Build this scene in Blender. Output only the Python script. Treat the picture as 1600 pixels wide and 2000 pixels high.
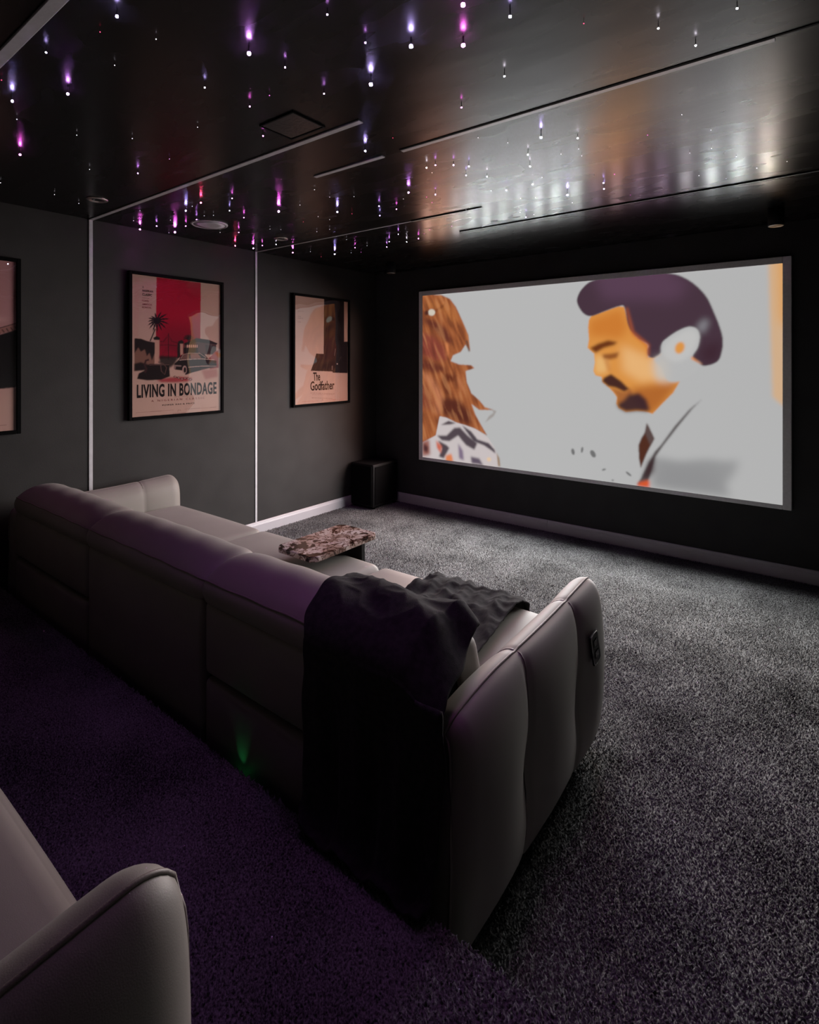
import bpy, bmesh, math, random
import numpy as np
from mathutils import Matrix, Vector, noise

random.seed(7)
np.random.seed(7)
for o in list(bpy.data.objects):
    bpy.data.objects.remove(o, do_unlink=True)
scene = bpy.context.scene
COL = scene.collection

# ------------------------------------------------------------------ camera
F_PX, HORIZON = 1050.0, 705.0          # focal length and horizon row on the 1600x2000 frame
YAW = math.radians(37.3)
EYE = 1.47                              # lens height above the lower floor
cam_d = bpy.data.cameras.new('camera')
cam = bpy.data.objects.new('camera', cam_d)
COL.objects.link(cam)
cam.location = (0, 0, EYE)
cam.rotation_euler = (math.radians(90), 0, YAW)
cam_d.sensor_fit = 'HORIZONTAL'
cam_d.sensor_width = 36.0
cam_d.lens = 36.0 * F_PX / 1600.0
cam_d.shift_y = -(1000.0 - HORIZON) / 1600.0
cam_d.clip_start = 0.02
scene.camera = cam

# ------------------------------------------------------------------ world, exposure
w = bpy.data.worlds.new('world')
scene.world = w
w.use_nodes = True
w.node_tree.nodes['Background'].inputs[0].default_value = (0.0, 0.0, 0.0, 1)
w.node_tree.nodes['Background'].inputs[1].default_value = 0.0
vs = scene.view_settings
scene.display_settings.display_device = 'sRGB'
vs.view_transform = 'Standard'
vs.look = 'None'
vs.gamma = 1.0
vs.exposure = 0.0
vs.use_curve_mapping = False
scene.cycles.use_denoising = True
scene.cycles.max_bounces = 4
scene.cycles.diffuse_bounces = 2
scene.cycles.glossy_bounces = 2
scene.cycles.use_light_tree = False
scene.cycles.use_adaptive_sampling = True
scene.cycles.adaptive_threshold = 0.03
scene.cycles.caustics_reflective = False
scene.cycles.caustics_refractive = False

SCREEN_GAIN = 0.92        # radiance of the projected picture
LAMP_WATTS = 1500.0        # total power of the spot lamps added in front of the picture
STAR_WATTS = 0.70          # light of the bright star ends

# ------------------------------------------------------------------ room measures
H = 2.40
XL, XR = -3.81, 1.60
YF, YB = 4.41, -2.30
PLAT_Y, PLAT_H = 0.99, 0.22
CY, SY = math.cos(YAW), math.sin(YAW)


def ray(px, py):
    a = (px - 800.0) / F_PX
    b = (HORIZON - py) / F_PX
    return Vector((CY * a - SY, SY * a + CY, b))


def on_z(px, py, z):
    r = ray(px, py)
    t = (z - EYE) / r.z
    return Vector((r.x * t, r.y * t, z))


# ------------------------------------------------------------------ helpers
def lin(c):
    return tuple((v / 12.92 if v <= 0.04045 else ((v + 0.055) / 1.055) ** 2.4) for v in [x / 255.0 for x in c])


def tag(o, label=None, cat=None, group=None, kind=None):
    if label: o['label'] = label
    if cat: o['category'] = cat
    if group: o['group'] = group
    if kind: o['kind'] = kind
    return o


def empty(name, loc=(0, 0, 0), rot=None):
    o = bpy.data.objects.new(name, None)
    COL.objects.link(o)
    o.empty_display_size = 0.1
    if rot is not None:
        o.matrix_world = Matrix.Translation(loc) @ rot.to_4x4()
    else:
        o.location = loc
    return o


def link_mesh(name, me, mat, parent=None, smooth=False):
    o = bpy.data.objects.new(name, me)
    COL.objects.link(o)
    if mat is not None and len(me.materials) == 0:
        me.materials.append(mat)
    if parent is not None:
        o.parent = parent
    if smooth:
        me.polygons.foreach_set('use_smooth', [True] * len(me.polygons))
    return o


def obj(name, verts, faces, mat, parent=None, smooth=False):
    me = bpy.data.meshes.new(name)
    me.from_pydata([tuple(v) for v in verts], [], faces)
    me.update()
    return link_mesh(name, me, mat, parent, smooth)


def fix_normals(o):
    bm = bmesh.new()
    bm.from_mesh(o.data)
    bmesh.ops.recalc_face_normals(bm, faces=bm.faces)
    bm.to_mesh(o.data)
    bm.free()
    return o


def box_bm(bm, x0, x1, y0, y1, z0, z1):
    vs_ = [bm.verts.new(p) for p in ((x0, y0, z0), (x1, y0, z0), (x1, y1, z0), (x0, y1, z0),
                                     (x0, y0, z1), (x1, y0, z1), (x1, y1, z1), (x0, y1, z1))]
    for f in ((3, 2, 1, 0), (4, 5, 6, 7), (0, 1, 5, 4), (1, 2, 6, 5), (2, 3, 7, 6), (3, 0, 4, 7)):
        bm.faces.new([vs_[i] for i in f])


def box(name, x0, x1, y0, y1, z0, z1, mat, parent=None, bevel=0.0, seg=2, smooth=False):
    bm = bmesh.new()
    box_bm(bm, x0, x1, y0, y1, z0, z1)
    if bevel > 0:
        bmesh.ops.bevel(bm, geom=list(bm.edges), offset=bevel, segments=seg, profile=0.5, affect='EDGES')
    me = bpy.data.meshes.new(name)
    bm.to_mesh(me)
    bm.free()
    return link_mesh(name, me, mat, parent, smooth)


def soft_box(name, x0, x1, y0, y1, z0, z1, r, puff, mat, parent=None, n=14, deform=None):
    """rounded box with softly puffed faces: px, py, pz are puff heights for the faces of each axis"""
    hx, hy, hz = (x1 - x0) / 2, (y1 - y0) / 2, (z1 - z0) / 2
    c = Vector(((x0 + x1) / 2, (y0 + y1) / 2, (z0 + z1) / 2))
    px_, py_, pz_ = puff if isinstance(puff, (tuple, list)) else (puff, puff, puff)

    def axis(h):
        k = min(0.95, r / h)
        a = [-1 + k * (1 - math.cos(math.pi / 2 * i / 4)) for i in range(4)]
        m = list(np.linspace(-1 + k, 1 - k, n))
        return a + m + [-v for v in reversed(a)]
    ax, ay, az = axis(hx), axis(hy), axis(hz)
    idx, verts, faces = {}, [], []

    def vert(u, v, t):
        key = (round(u, 5), round(v, 5), round(t, 5))
        if key in idx:
            return idx[key]
        p = Vector((u * hx, v * hy, t * hz))
        q = Vector((max(-hx + r, min(hx - r, p.x)), max(-hy + r, min(hy - r, p.y)), max(-hz + r, min(hz - r, p.z))))
        d = p - q
        if d.length > 1e-9:
            # map the square corner region to a round one
            m_ = max(abs(d.x), abs(d.y), abs(d.z))
            d = d.normalized() * m_
        p2 = q + d
        s = lambda a: max(0.0, 1 - abs(a) ** 2.4)
        p2.x += px_ * u * s(v) * s(t)
        p2.y += py_ * v * s(u) * s(t)
        p2.z += pz_ * t * s(u) * s(v)
        p2 = p2 + c
        if deform:
            p2 = Vector(deform(p2))
        idx[key] = len(verts)
        verts.append(p2)
        return idx[key]

    def face_grid(A, B, fn, flip):
        for i in range(len(A) - 1):
            for j in range(len(B) - 1):
                q = [fn(A[i], B[j]), fn(A[i + 1], B[j]), fn(A[i + 1], B[j + 1]), fn(A[i], B[j + 1])]
                faces.append(q[::-1] if flip else q)
    face_grid(ax, ay, lambda a, b: vert(a, b, 1.0), False)
    face_grid(ax, ay, lambda a, b: vert(a, b, -1.0), True)
    face_grid(ax, az, lambda a, b: vert(a, -1.0, b), False)
    face_grid(ax, az, lambda a, b: vert(a, 1.0, b), True)
    face_grid(ay, az, lambda a, b: vert(1.0, a, b), False)
    face_grid(ay, az, lambda a, b: vert(-1.0, a, b), True)
    return obj(name, verts, faces, mat, parent, True)


def catmull(pts, n, closed=False):
    pts = [np.array(p, float) for p in pts]
    out = []
    m = len(pts)
    segs = m if closed else m - 1
    for i in range(segs):
        if closed:
            p0, p1, p2, p3 = pts[(i - 1) % m], pts[i], pts[(i + 1) % m], pts[(i + 2) % m]
        else:
            p0, p1, p2, p3 = pts[max(i - 1, 0)], pts[i], pts[i + 1], pts[min(i + 2, m - 1)]
        for k in range(n):
            t = k / n
            out.append(0.5 * ((2 * p1) + (-p0 + p2) * t + (2 * p0 - 5 * p1 + 4 * p2 - p3) * t * t + (-p0 + 3 * p1 - 3 * p2 + p3) * t ** 3))
    if not closed:
        out.append(pts[-1])
    return out


def tube(name, pts, r, mat, parent=None, sides=8, cap=True):
    pts = [Vector(p) for p in pts]
    verts, faces = [], []
    n = len(pts)
    up = Vector((0, 0, 1))
    for i, p in enumerate(pts):
        t = (pts[min(i + 1, n - 1)] - pts[max(i - 1, 0)]).normalized()
        a = t.cross(up)
        if a.length < 1e-4:
            a = t.cross(Vector((1, 0, 0)))
        a.normalize()
        b = t.cross(a).normalized()
        for k in range(sides):
            ang = 2 * math.pi * k / sides
            verts.append(p + a * (r * math.cos(ang)) + b * (r * math.sin(ang)))
    for i in range(n - 1):
        for k in range(sides):
            faces.append([i * sides + k, i * sides + (k + 1) % sides, (i + 1) * sides + (k + 1) % sides, (i + 1) * sides + k])
    if cap:
        faces.append([k for k in range(sides)][::-1])
        faces.append([(n - 1) * sides + k for k in range(sides)])
    return fix_normals(obj(name, verts, faces, mat, parent, True))


def lathe(name, prof, mat, parent=None, seg=32, loc=(0, 0, 0), smooth=True):
    """prof: (radius, z) pairs, turned about z"""
    verts, faces = [], []
    for (r, z) in prof:
        for k in range(seg):
            a = 2 * math.pi * k / seg
            verts.append((loc[0] + r * math.cos(a), loc[1] + r * math.sin(a), loc[2] + z))
    for i in range(len(prof) - 1):
        for k in range(seg):
            faces.append([i * seg + k, i * seg + (k + 1) % seg, (i + 1) * seg + (k + 1) % seg, (i + 1) * seg + k])
    if prof[0][0] > 1e-5:
        faces.append([k for k in range(seg)][::-1])
    if prof[-1][0] > 1e-5:
        faces.append([(len(prof) - 1) * seg + k for k in range(seg)])
    o = fix_normals(obj(name, verts, faces, mat, parent, False))
    if smooth:
        for p in o.data.polygons:
            p.use_smooth = len(p.vertices) == 4
    return o


# ------------------------------------------------------------------ materials
MATS = {}


def nodes_of(name):
    m = bpy.data.materials.new(name)
    m.use_nodes = True
    nt = m.node_tree
    b = nt.nodes['Principled BSDF']
    return m, nt, b


def surf(name, col, rough=0.6, spec=0.5, var=0.0, scale=20.0, bump=0.0, bscale=200.0, metal=0.0, sheen=0.0, detail=1.5, ior=1.5):
    """principled surface with procedural colour variation and relief"""
    m, nt, b = nodes_of(name)
    N, L = nt.nodes, nt.links
    c = lin(col)
    b.inputs['Roughness'].default_value = rough
    b.inputs['Metallic'].default_value = metal
    b.inputs['IOR'].default_value = ior
    b.inputs['Specular IOR Level'].default_value = spec
    if sheen:
        b.inputs['Sheen Weight'].default_value = sheen
        b.inputs['Sheen Roughness'].default_value = 0.5
    tc = N.new('ShaderNodeTexCoord')
    no = N.new('ShaderNodeTexNoise')
    no.inputs['Scale'].default_value = scale
    no.inputs['Detail'].default_value = detail
    L.new(tc.outputs['Object'], no.inputs['Vector'])
    rp = N.new('ShaderNodeValToRGB')
    rp.color_ramp.elements[0].position = 0.3
    rp.color_ramp.elements[1].position = 0.7
    rp.color_ramp.elements[0].color = tuple(v * (1 - var) for v in c) + (1,)
    rp.color_ramp.elements[1].color = tuple(min(1, v * (1 + var)) for v in c) + (1,)
    L.new(no.outputs['Fac'], rp.inputs['Fac'])
    L.new(rp.outputs['Color'], b.inputs['Base Color'])
    if bump > 0:
        n2 = N.new('ShaderNodeTexNoise')
        n2.inputs['Scale'].default_value = bscale
        n2.inputs['Detail'].default_value = 1.5
        L.new(tc.outputs['Object'], n2.inputs['Vector'])
        bp = N.new('ShaderNodeBump')
        bp.inputs['Strength'].default_value = bump
        bp.inputs['Distance'].default_value = 0.004
        L.new(n2.outputs['Fac'], bp.inputs['Height'])
        L.new(bp.outputs['Normal'], b.inputs['Normal'])
    MATS[name] = m
    return m


M_WALL = surf('matt_black_wall_paint', (48, 47, 47), 0.75, 0.25, 0.10, 5.0, 0.10, 260.0)
M_WALL_F = surf('matt_black_screen_wall_paint', (54, 54, 55), 0.8, 0.2, 0.10, 5.0, 0.10, 260.0)
M_SKIRT = surf('white_gloss_skirting_paint', (176, 174, 180), 0.35, 0.5, 0.03, 8.0, 0.02, 60.0)
M_STRIP = surf('pale_aluminium_channel', (190, 190, 195), 0.45, 0.5, 0.06, 30.0, 0.05, 120.0)
M_GAP = surf('black_shadow_gap', (8, 8, 8), 0.9, 0.1, 0.1, 30.0)
M_SOFA = surf('greige_leather', (133, 128, 122), 0.55, 0.35, 0.04, 6.0, 0.05, 600.0, sheen=0.1)
M_PIPE = surf('greige_leather_piping', (126, 118, 113), 0.5, 0.35, 0.04, 20.0, 0.1, 420.0)
M_DARKF = surf('black_plastic', (14, 14, 15), 0.5, 0.3, 0.1, 30.0)
M_CORE = surf('black_lining_cloth', (16, 14, 15), 0.9, 0.1, 0.1, 60.0)
M_THROW = surf('charcoal_knit_throw', (48, 48, 49), 0.95, 0.05, 0.22, 60.0, 0.35, 500.0, sheen=0.03)
M_FRAME = surf('black_wood_frame', (11, 11, 12), 0.8, 0.04, 0.15, 40.0, 0.05, 90.0)
M_BEZEL = surf('grey_velvet_screen_frame', (225, 225, 228), 0.7, 0.3, 0.05, 60.0, 0.1, 300.0)
M_SUB = surf('black_speaker_vinyl', (13, 13, 14), 0.55, 0.35, 0.1, 60.0, 0.1, 200.0)
M_CLOTH = surf('black_grille_cloth', (10, 10, 11), 0.95, 0.1, 0.2, 300.0, 0.2, 600.0)
M_GRILLE = surf('white_speaker_grille', (190, 188, 196), 0.6, 0.3, 0.05, 300.0, 0.1, 800.0)
M_CHROME = surf('brushed_steel_rim', (210, 208, 204), 0.3, 0.5, 0.05, 60.0, metal=1.0)
M_LENS = surf('dark_lamp_glass', (18, 18, 20), 0.08, 0.6, 0.05, 30.0)
M_LEG = surf('blackened_steel', (38, 37, 37), 0.5, 0.4, 0.1, 40.0, 0.03, 90.0, metal=0.6)
M_HATCH = surf('glossy_black_hatch_paint', (30, 30, 31), 0.3, 0.6, 0.5, 40.0, 0.25, 60.0)
M_PAD = surf('black_felt_pad', (10, 10, 10), 0.95, 0.05, 0.1, 100.0)


def ceiling_mat():
    m, nt, b = nodes_of('satin_black_ceiling_paint')
    N, L = nt.nodes, nt.links
    tc = N.new('ShaderNodeTexCoord')
    mp = N.new('ShaderNodeMapping')
    mp.inputs['Scale'].default_value = (0.8, 2.2, 1.0)
    L.new(tc.outputs['Object'], mp.inputs['Vector'])
    n1 = N.new('ShaderNodeTexNoise')
    n1.inputs['Scale'].default_value = 3.0
    n1.inputs['Detail'].default_value = 2.0
    n1.inputs['Roughness'].default_value = 0.6
    L.new(mp.outputs['Vector'], n1.inputs['Vector'])
    mr = N.new('ShaderNodeMapRange')
    mr.inputs['From Min'].default_value = 0.3
    mr.inputs['From Max'].default_value = 0.7
    mr.inputs['To Min'].default_value = 0.25
    mr.inputs['To Max'].default_value = 0.29
    L.new(n1.outputs['Fac'], mr.inputs['Value'])
    L.new(mr.outputs['Result'], b.inputs['Roughness'])
    rp = N.new('ShaderNodeValToRGB')
    rp.color_ramp.elements[0].color = lin((22, 22, 22)) + (1,)
    rp.color_ramp.elements[1].color = lin((30, 29, 29)) + (1,)
    L.new(n1.outputs['Fac'], rp.inputs['Fac'])
    L.new(rp.outputs['Color'], b.inputs['Base Color'])
    b.inputs['IOR'].default_value = 1.5
    b.inputs['Specular IOR Level'].default_value = 0.18
    n2 = N.new('ShaderNodeTexNoise')
    n2.inputs['Scale'].default_value = 4.0
    n2.inputs['Detail'].default_value = 3.0
    L.new(mp.outputs['Vector'], n2.inputs['Vector'])
    bp = N.new('ShaderNodeBump')
    bp.inputs['Strength'].default_value = 0.10
    bp.inputs['Distance'].default_value = 0.01
    L.new(n2.outputs['Fac'], bp.inputs['Height'])
    L.new(bp.outputs['Normal'], b.inputs['Normal'])
    return m


M_CEIL = ceiling_mat()


def carpet_mat(name, dark, light):
    m, nt, b = nodes_of(name)
    N, L = nt.nodes, nt.links
    tc = N.new('ShaderNodeTexCoord')
    n1 = N.new('ShaderNodeTexNoise')
    n1.inputs['Scale'].default_value = 190.0
    n1.inputs['Detail'].default_value = 2.0
    L.new(tc.outputs['Object'], n1.inputs['Vector'])
    n2 = N.new('ShaderNodeTexNoise')
    n2.inputs['Scale'].default_value = 3.0
    n2.inputs['Detail'].default_value = 4.0
    L.new(tc.outputs['Object'], n2.inputs['Vector'])
    mx = N.new('ShaderNodeMath')
    mx.operation = 'MULTIPLY_ADD'
    mx.inputs[1].default_value = 0.35
    L.new(n2.outputs['Fac'], mx.inputs[0])
    ad = N.new('ShaderNodeMath')
    ad.operation = 'MULTIPLY'
    ad.inputs[1].default_value = 0.75
    L.new(n1.outputs['Fac'], ad.inputs[0])
    L.new(ad.outputs[0], mx.inputs[2])
    rp = N.new('ShaderNodeValToRGB')
    rp.color_ramp.elements[0].position = 0.40
    rp.color_ramp.elements[1].position = 0.68
    rp.color_ramp.elements[0].color = lin(dark) + (1,)
    rp.color_ramp.elements[1].color = lin(light) + (1,)
    L.new(mx.outputs[0], rp.inputs['Fac'])
    L.new(rp.outputs['Color'], b.inputs['Base Color'])
    b.inputs['Roughness'].default_value = 0.95
    b.inputs['Specular IOR Level'].default_value = 0.1
    bp = N.new('ShaderNodeBump')
    bp.inputs['Strength'].default_value = 0.5
    bp.inputs['Distance'].default_value = 0.006
    L.new(n1.outputs['Fac'], bp.inputs['Height'])
    L.new(bp.outputs['Normal'], b.inputs['Normal'])
    return m


M_CARPET = carpet_mat('grey_twist_pile_carpet', (39, 40, 40), (133, 135, 135))


def marble_mat():
    m, nt, b = nodes_of('veined_marble')
    N, L = nt.nodes, nt.links
    tc = N.new('ShaderNodeTexCoord')

    def noise_tex(sc, det, dist):
        n = N.new('ShaderNodeTexNoise')
        n.inputs['Scale'].default_value = sc
        n.inputs['Detail'].default_value = det
        n.inputs['Distortion'].default_value = dist
        L.new(tc.outputs['Object'], n.inputs['Vector'])
        return n

    def ramp(src, stops):
        r = N.new('ShaderNodeValToRGB')
        e = r.color_ramp.elements
        e[0].position, e[0].color = stops[0][0], lin(stops[0][1]) + (1,)
        e[1].position, e[1].color = stops[-1][0], lin(stops[-1][1]) + (1,)
        for p, c in stops[1:-1]:
            x = e.new(p)
            x.color = lin(c) + (1,)
        L.new(src, r.inputs['Fac'])
        return r
    # cloudy ground, thin crazing, and broad dark drifts
    ground = ramp(noise_tex(7.0, 4.0, 0.6).outputs['Fac'], ((0.30, (120, 92, 76)), (0.45, (176, 156, 146)), (0.58, (204, 192, 186)), (0.72, (160, 146, 146))))
    W_, B_ = (255, 255, 255), (22, 18, 17)
    thin = ramp(noise_tex(16.0, 6.0, 1.4).outputs['Fac'], ((0.44, W_), (0.485, (150, 120, 104)), (0.50, B_), (0.515, (150, 120, 104)), (0.56, W_)))
    drift = ramp(noise_tex(6.0, 7.0, 2.2).outputs['Fac'], ((0.36, B_), (0.42, (92, 66, 52)), (0.455, W_), (1.0, W_)))
    m1 = N.new('ShaderNodeMixRGB')
    m1.blend_type = 'MULTIPLY'
    m1.inputs[0].default_value = 0.9
    L.new(ground.outputs[0], m1.inputs[1])
    L.new(thin.outputs[0], m1.inputs[2])
    m2 = N.new('ShaderNodeMixRGB')
    m2.blend_type = 'MULTIPLY'
    m2.inputs[0].default_value = 1.0
    L.new(m1.outputs[0], m2.inputs[1])
    L.new(drift.outputs[0], m2.inputs[2])
    L.new(m2.outputs[0], b.inputs['Base Color'])
    b.inputs['Roughness'].default_value = 0.18
    return m


M_MARBLE = marble_mat()


def glass_mat():
    # thin picture glazing: clear with a mirror coat
    m = bpy.data.materials.new('picture_glazing')
    m.use_nodes = True
    nt = m.node_tree
    N, L = nt.nodes, nt.links
    N.remove(N['Principled BSDF'])
    tr = N.new('ShaderNodeBsdfTransparent')
    gl = N.new('ShaderNodeBsdfGlossy')
    gl.inputs['Roughness'].default_value = 0.0
    fr = N.new('ShaderNodeFresnel')
    fr.inputs['IOR'].default_value = 2.3
    mx = N.new('ShaderNodeMixShader')
    ge = N.new('ShaderNodeNewGeometry')          # a thin pane mirrors on its outer face only
    iv = N.new('ShaderNodeMath')
    iv.operation = 'SUBTRACT'
    iv.inputs[0].default_value = 1.0
    L.new(ge.outputs['Backfacing'], iv.inputs[1])
    mu = N.new('ShaderNodeMath')
    mu.operation = 'MULTIPLY'
    L.new(fr.outputs[0], mu.inputs[0])
    L.new(iv.outputs[0], mu.inputs[1])
    L.new(mu.outputs[0], mx.inputs[0])
    L.new(tr.outputs[0], mx.inputs[1])
    L.new(gl.outputs[0], mx.inputs[2])
    tc = N.new('ShaderNodeTexCoord')
    no = N.new('ShaderNodeTexNoise')
    no.inputs['Scale'].default_value = 3.2
    no.inputs['Detail'].default_value = 1.0
    L.new(tc.outputs['Object'], no.inputs['Vector'])
    bp = N.new('ShaderNodeBump')
    bp.inputs['Strength'].default_value = 0.12
    bp.inputs['Distance'].default_value = 0.05
    L.new(no.outputs['Fac'], bp.inputs['Height'])
    L.new(bp.outputs['Normal'], gl.inputs['Normal'])
    L.new(mx.outputs[0], N['Material Output'].inputs['Surface'])
    return m


M_GLASS = glass_mat()


def print_mat():
    m, nt, b = nodes_of('printed_paper')
    N, L = nt.nodes, nt.links
    at = N.new('ShaderNodeAttribute')
    at.attribute_name = 'ink'
    no = N.new('ShaderNodeTexNoise')
    no.inputs['Scale'].default_value = 400.0
    tc = N.new('ShaderNodeTexCoord')
    L.new(tc.outputs['Object'], no.inputs['Vector'])
    mr = N.new('ShaderNodeMapRange')
    mr.inputs['To Min'].default_value = 0.9
    mr.inputs['To Max'].default_value = 1.1
    L.new(no.outputs['Fac'], mr.inputs['Value'])
    mu = N.new('ShaderNodeMixRGB')
    mu.blend_type = 'MULTIPLY'
    mu.inputs[0].default_value = 1.0
    L.new(at.outputs['Color'], mu.inputs[1])
    L.new(mr.outputs['Result'], mu.inputs[2])
    L.new(mu.outputs[0], b.inputs['Base Color'])
    b.inputs['Roughness'].default_value = 0.8
    b.inputs['Specular IOR Level'].default_value = 0.1
    return m


M_PRINT = print_mat()
M_INK = surf('black_printing_ink', (26, 20, 22), 0.8, 0.1, 0.05, 50.0)
M_INK2 = surf('maroon_printing_ink', (110, 46, 52), 0.8, 0.1, 0.05, 50.0)


def picture_mat():
    m = bpy.data.materials.new('projected_film_picture')
    m.use_nodes = True
    nt = m.node_tree
    N, L = nt.nodes, nt.links
    N.remove(N['Principled BSDF'])
    at = N.new('ShaderNodeAttribute')
    at.attribute_name = 'ink'
    em = N.new('ShaderNodeEmission')
    em.inputs['Strength'].default_value = SCREEN_GAIN
    m.cycles.emission_sampling = 'NONE'
    L.new(at.outputs['Color'], em.inputs['Color'])
    L.new(em.outputs[0], N['Material Output'].inputs['Surface'])
    return m


M_PICTURE = picture_mat()


def glow_mat(name, col, strength, sampled=True):
    m = bpy.data.materials.new(name)
    m.use_nodes = True
    nt = m.node_tree
    N, L = nt.nodes, nt.links
    N.remove(N['Principled BSDF'])
    em = N.new('ShaderNodeEmission')
    em.inputs['Color'].default_value = (*col, 1)
    if not sampled:
        m.cycles.emission_sampling = 'NONE'
    em.inputs['Strength'].default_value = strength
    L.new(em.outputs[0], N['Material Output'].inputs['Surface'])
    return m


# ------------------------------------------------------------------ small raster painter for prints and the film picture
class Canvas:
    def __init__(self, wpx, hpx, base, corners):
        """corners: source coordinates of TL, TR, BR, BL of the picture"""
        self.w, self.h = wpx, hpx
        self.a = np.zeros((hpx, wpx, 3))
        self.a[:] = lin(base)
        A, bb = [], []
        for (x, y), (u, v) in zip(corners, ((0, 0), (1, 0), (1, 1), (0, 1))):
            A.append([x, y, 1, 0, 0, 0, -u * x, -u * y]); bb.append(u)
            A.append([0, 0, 0, x, y, 1, -v * x, -v * y]); bb.append(v)
        s = np.linalg.solve(np.array(A, float), np.array(bb, float))
        self.Hm = np.append(s, 1).reshape(3, 3)
        gy, gx = np.mgrid[0:hpx, 0:wpx]
        self.gx = gx / (wpx - 1.0)
        self.gy = gy / (hpx - 1.0)

    def uv(self, p):
        q = self.Hm @ np.array([p[0], p[1], 1.0])
        return q[0] / q[2], q[1] / q[2]

    def mask(self, pts, conv=True):
        uv = [self.uv(p) for p in pts] if conv else pts
        acc = np.zeros((self.h, self.w))
        for ox, oy in ((-.25, -.25), (.25, -.25), (-.25, .25), (.25, .25)):
            X = self.gx + ox / self.w
            Y = self.gy + oy / self.h
            ins = np.zeros((self.h, self.w), bool)
            n = len(uv)
            for i in range(n):
                x1, y1 = uv[i]
                x2, y2 = uv[(i + 1) % n]
                if y1 == y2:
                    continue
                c = ((y1 > Y) != (y2 > Y)) & (X < (x2 - x1) * (Y - y1) / (y2 - y1) + x1)
                ins ^= c
            acc += ins
        return acc / 4.0

    @staticmethod
    def blur(m, r):
        if r < 0.3:
            return m
        k = int(max(1, math.ceil(r * 2.5)))
        g = np.exp(-0.5 * (np.arange(-k, k + 1) / r) ** 2)
        g /= g.sum()
        p = np.pad(m, ((k, k), (k, k)), mode='edge')
        p = sum(g[i] * p[i:i + m.shape[0], :] for i in range(2 * k + 1))
        p = sum(g[i] * p[:, i:i + m.shape[1]] for i in range(2 * k + 1))
        return p

    def put(self, m, col, op=1.0):
        m = (m * op)[..., None]
        self.a = self.a * (1 - m) + np.array(lin(col)) * m

    def fill(self, pts, col, blur=0.0, op=1.0, smooth=0, clip=None, conv=True):
        if smooth:
            pts = [tuple(p) for p in catmull(pts, smooth, True)]
        m = self.blur(self.mask(pts, conv), blur)
        if clip is not None:
            m = m * clip
        self.put(m, col, op)
        return m

    def ell(self, cx, cy, rx, ry, col, blur=0.0, op=1.0, rot=0.0, clip=None):
        ca, sa = math.cos(rot), math.sin(rot)
        pts = []
        for k in range(20):
            t = 2 * math.pi * k / 20
            x, y = rx * math.cos(t), ry * math.sin(t)
            pts.append((cx + x * ca - y * sa, cy + x * sa + y * ca))
        return self.fill(pts, col, blur, op, clip=clip)

    def line(self, pts, wd, col, blur=0.0, op=1.0, clip=None):
        pts = [np.array(p, float) for p in pts]
        L_, R_ = [], []
        for i, p in enumerate(pts):
            t = pts[min(i + 1, len(pts) - 1)] - pts[max(i - 1, 0)]
            t = t / (np.linalg.norm(t) + 1e-9)
            nrm = np.array([-t[1], t[0]]) * wd / 2
            L_.append(tuple(p + nrm)); R_.append(tuple(p - nrm))
        return self.fill(L_ + R_[::-1], col, blur, op, clip=clip)

    def mesh(self, name, wm, hm, mat, parent, z=0.0):
        """grid in the local xy plane, centred, colours in the attribute 'ink'"""
        xs = np.linspace(-wm / 2, wm / 2, self.w)
        ys = np.linspace(hm / 2, -hm / 2, self.h)
        X, Y = np.meshgrid(xs, ys)
        co = np.stack([X.ravel(), Y.ravel(), np.full(X.size, z)], 1)
        i = np.arange(self.w * self.h).reshape(self.h, self.w)
        q = np.stack([i[1:, :-1].ravel(), i[1:, 1:].ravel(), i[:-1, 1:].ravel(), i[:-1, :-1].ravel()], 1)
        me = fast_mesh(name, co, q)
        at = me.attributes.new('ink', 'FLOAT_COLOR', 'POINT')
        rgba = np.ones((co.shape[0], 4), np.float32)
        rgba[:, :3] = self.a.reshape(-1, 3)
        at.data.foreach_set('color', rgba.ravel())
        return link_mesh(name, me, mat, parent)


def fast_mesh(name, co, polys):
    me = bpy.data.meshes.new(name)
    n, k = polys.shape
    me.vertices.add(co.shape[0])
    me.vertices.foreach_set('co', np.ascontiguousarray(co, np.float32).ravel())
    me.loops.add(n * k)
    me.loops.foreach_set('vertex_index', np.ascontiguousarray(polys, np.int32).ravel())
    me.polygons.add(n)
    me.polygons.foreach_set('loop_start', np.arange(0, n * k, k, dtype=np.int32))
    me.update(calc_edges=True)
    return me


def text(name, s, x0, x1, y, hgt, mat, parent, z, spacing=1.0, bold=0.0):
    """flat lettering from x0 to x1 on baseline y with capital height hgt"""
    cu = bpy.data.curves.new(name, 'FONT')
    cu.body = s
    cu.space_character = spacing
    cu.offset = bold
    cu.resolution_u = 3
    tmp = bpy.data.objects.new(name, cu)
    COL.objects.link(tmp)
    dg = bpy.context.evaluated_depsgraph_get()
    me = bpy.data.meshes.new_from_object(tmp.evaluated_get(dg))
    COL.objects.unlink(tmp)
    bpy.data.objects.remove(tmp)
    me.name = name
    v = np.zeros(len(me.vertices) * 3, np.float32)
    me.vertices.foreach_get('co', v)
    v = v.reshape(-1, 3)
    mn, mxx = v[:, 0].min(), v[:, 0].max()
    v[:, 0] = x0 + (v[:, 0] - mn) / (mxx - mn) * (x1 - x0)
    v[:, 1] = y + v[:, 1] / 0.70 * hgt
    v[:, 2] = z
    me.vertices.foreach_set('co', v.ravel())
    me.materials.clear()
    me.materials.append(mat)
    me.update()
    return link_mesh(name, me, mat, parent)


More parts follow.
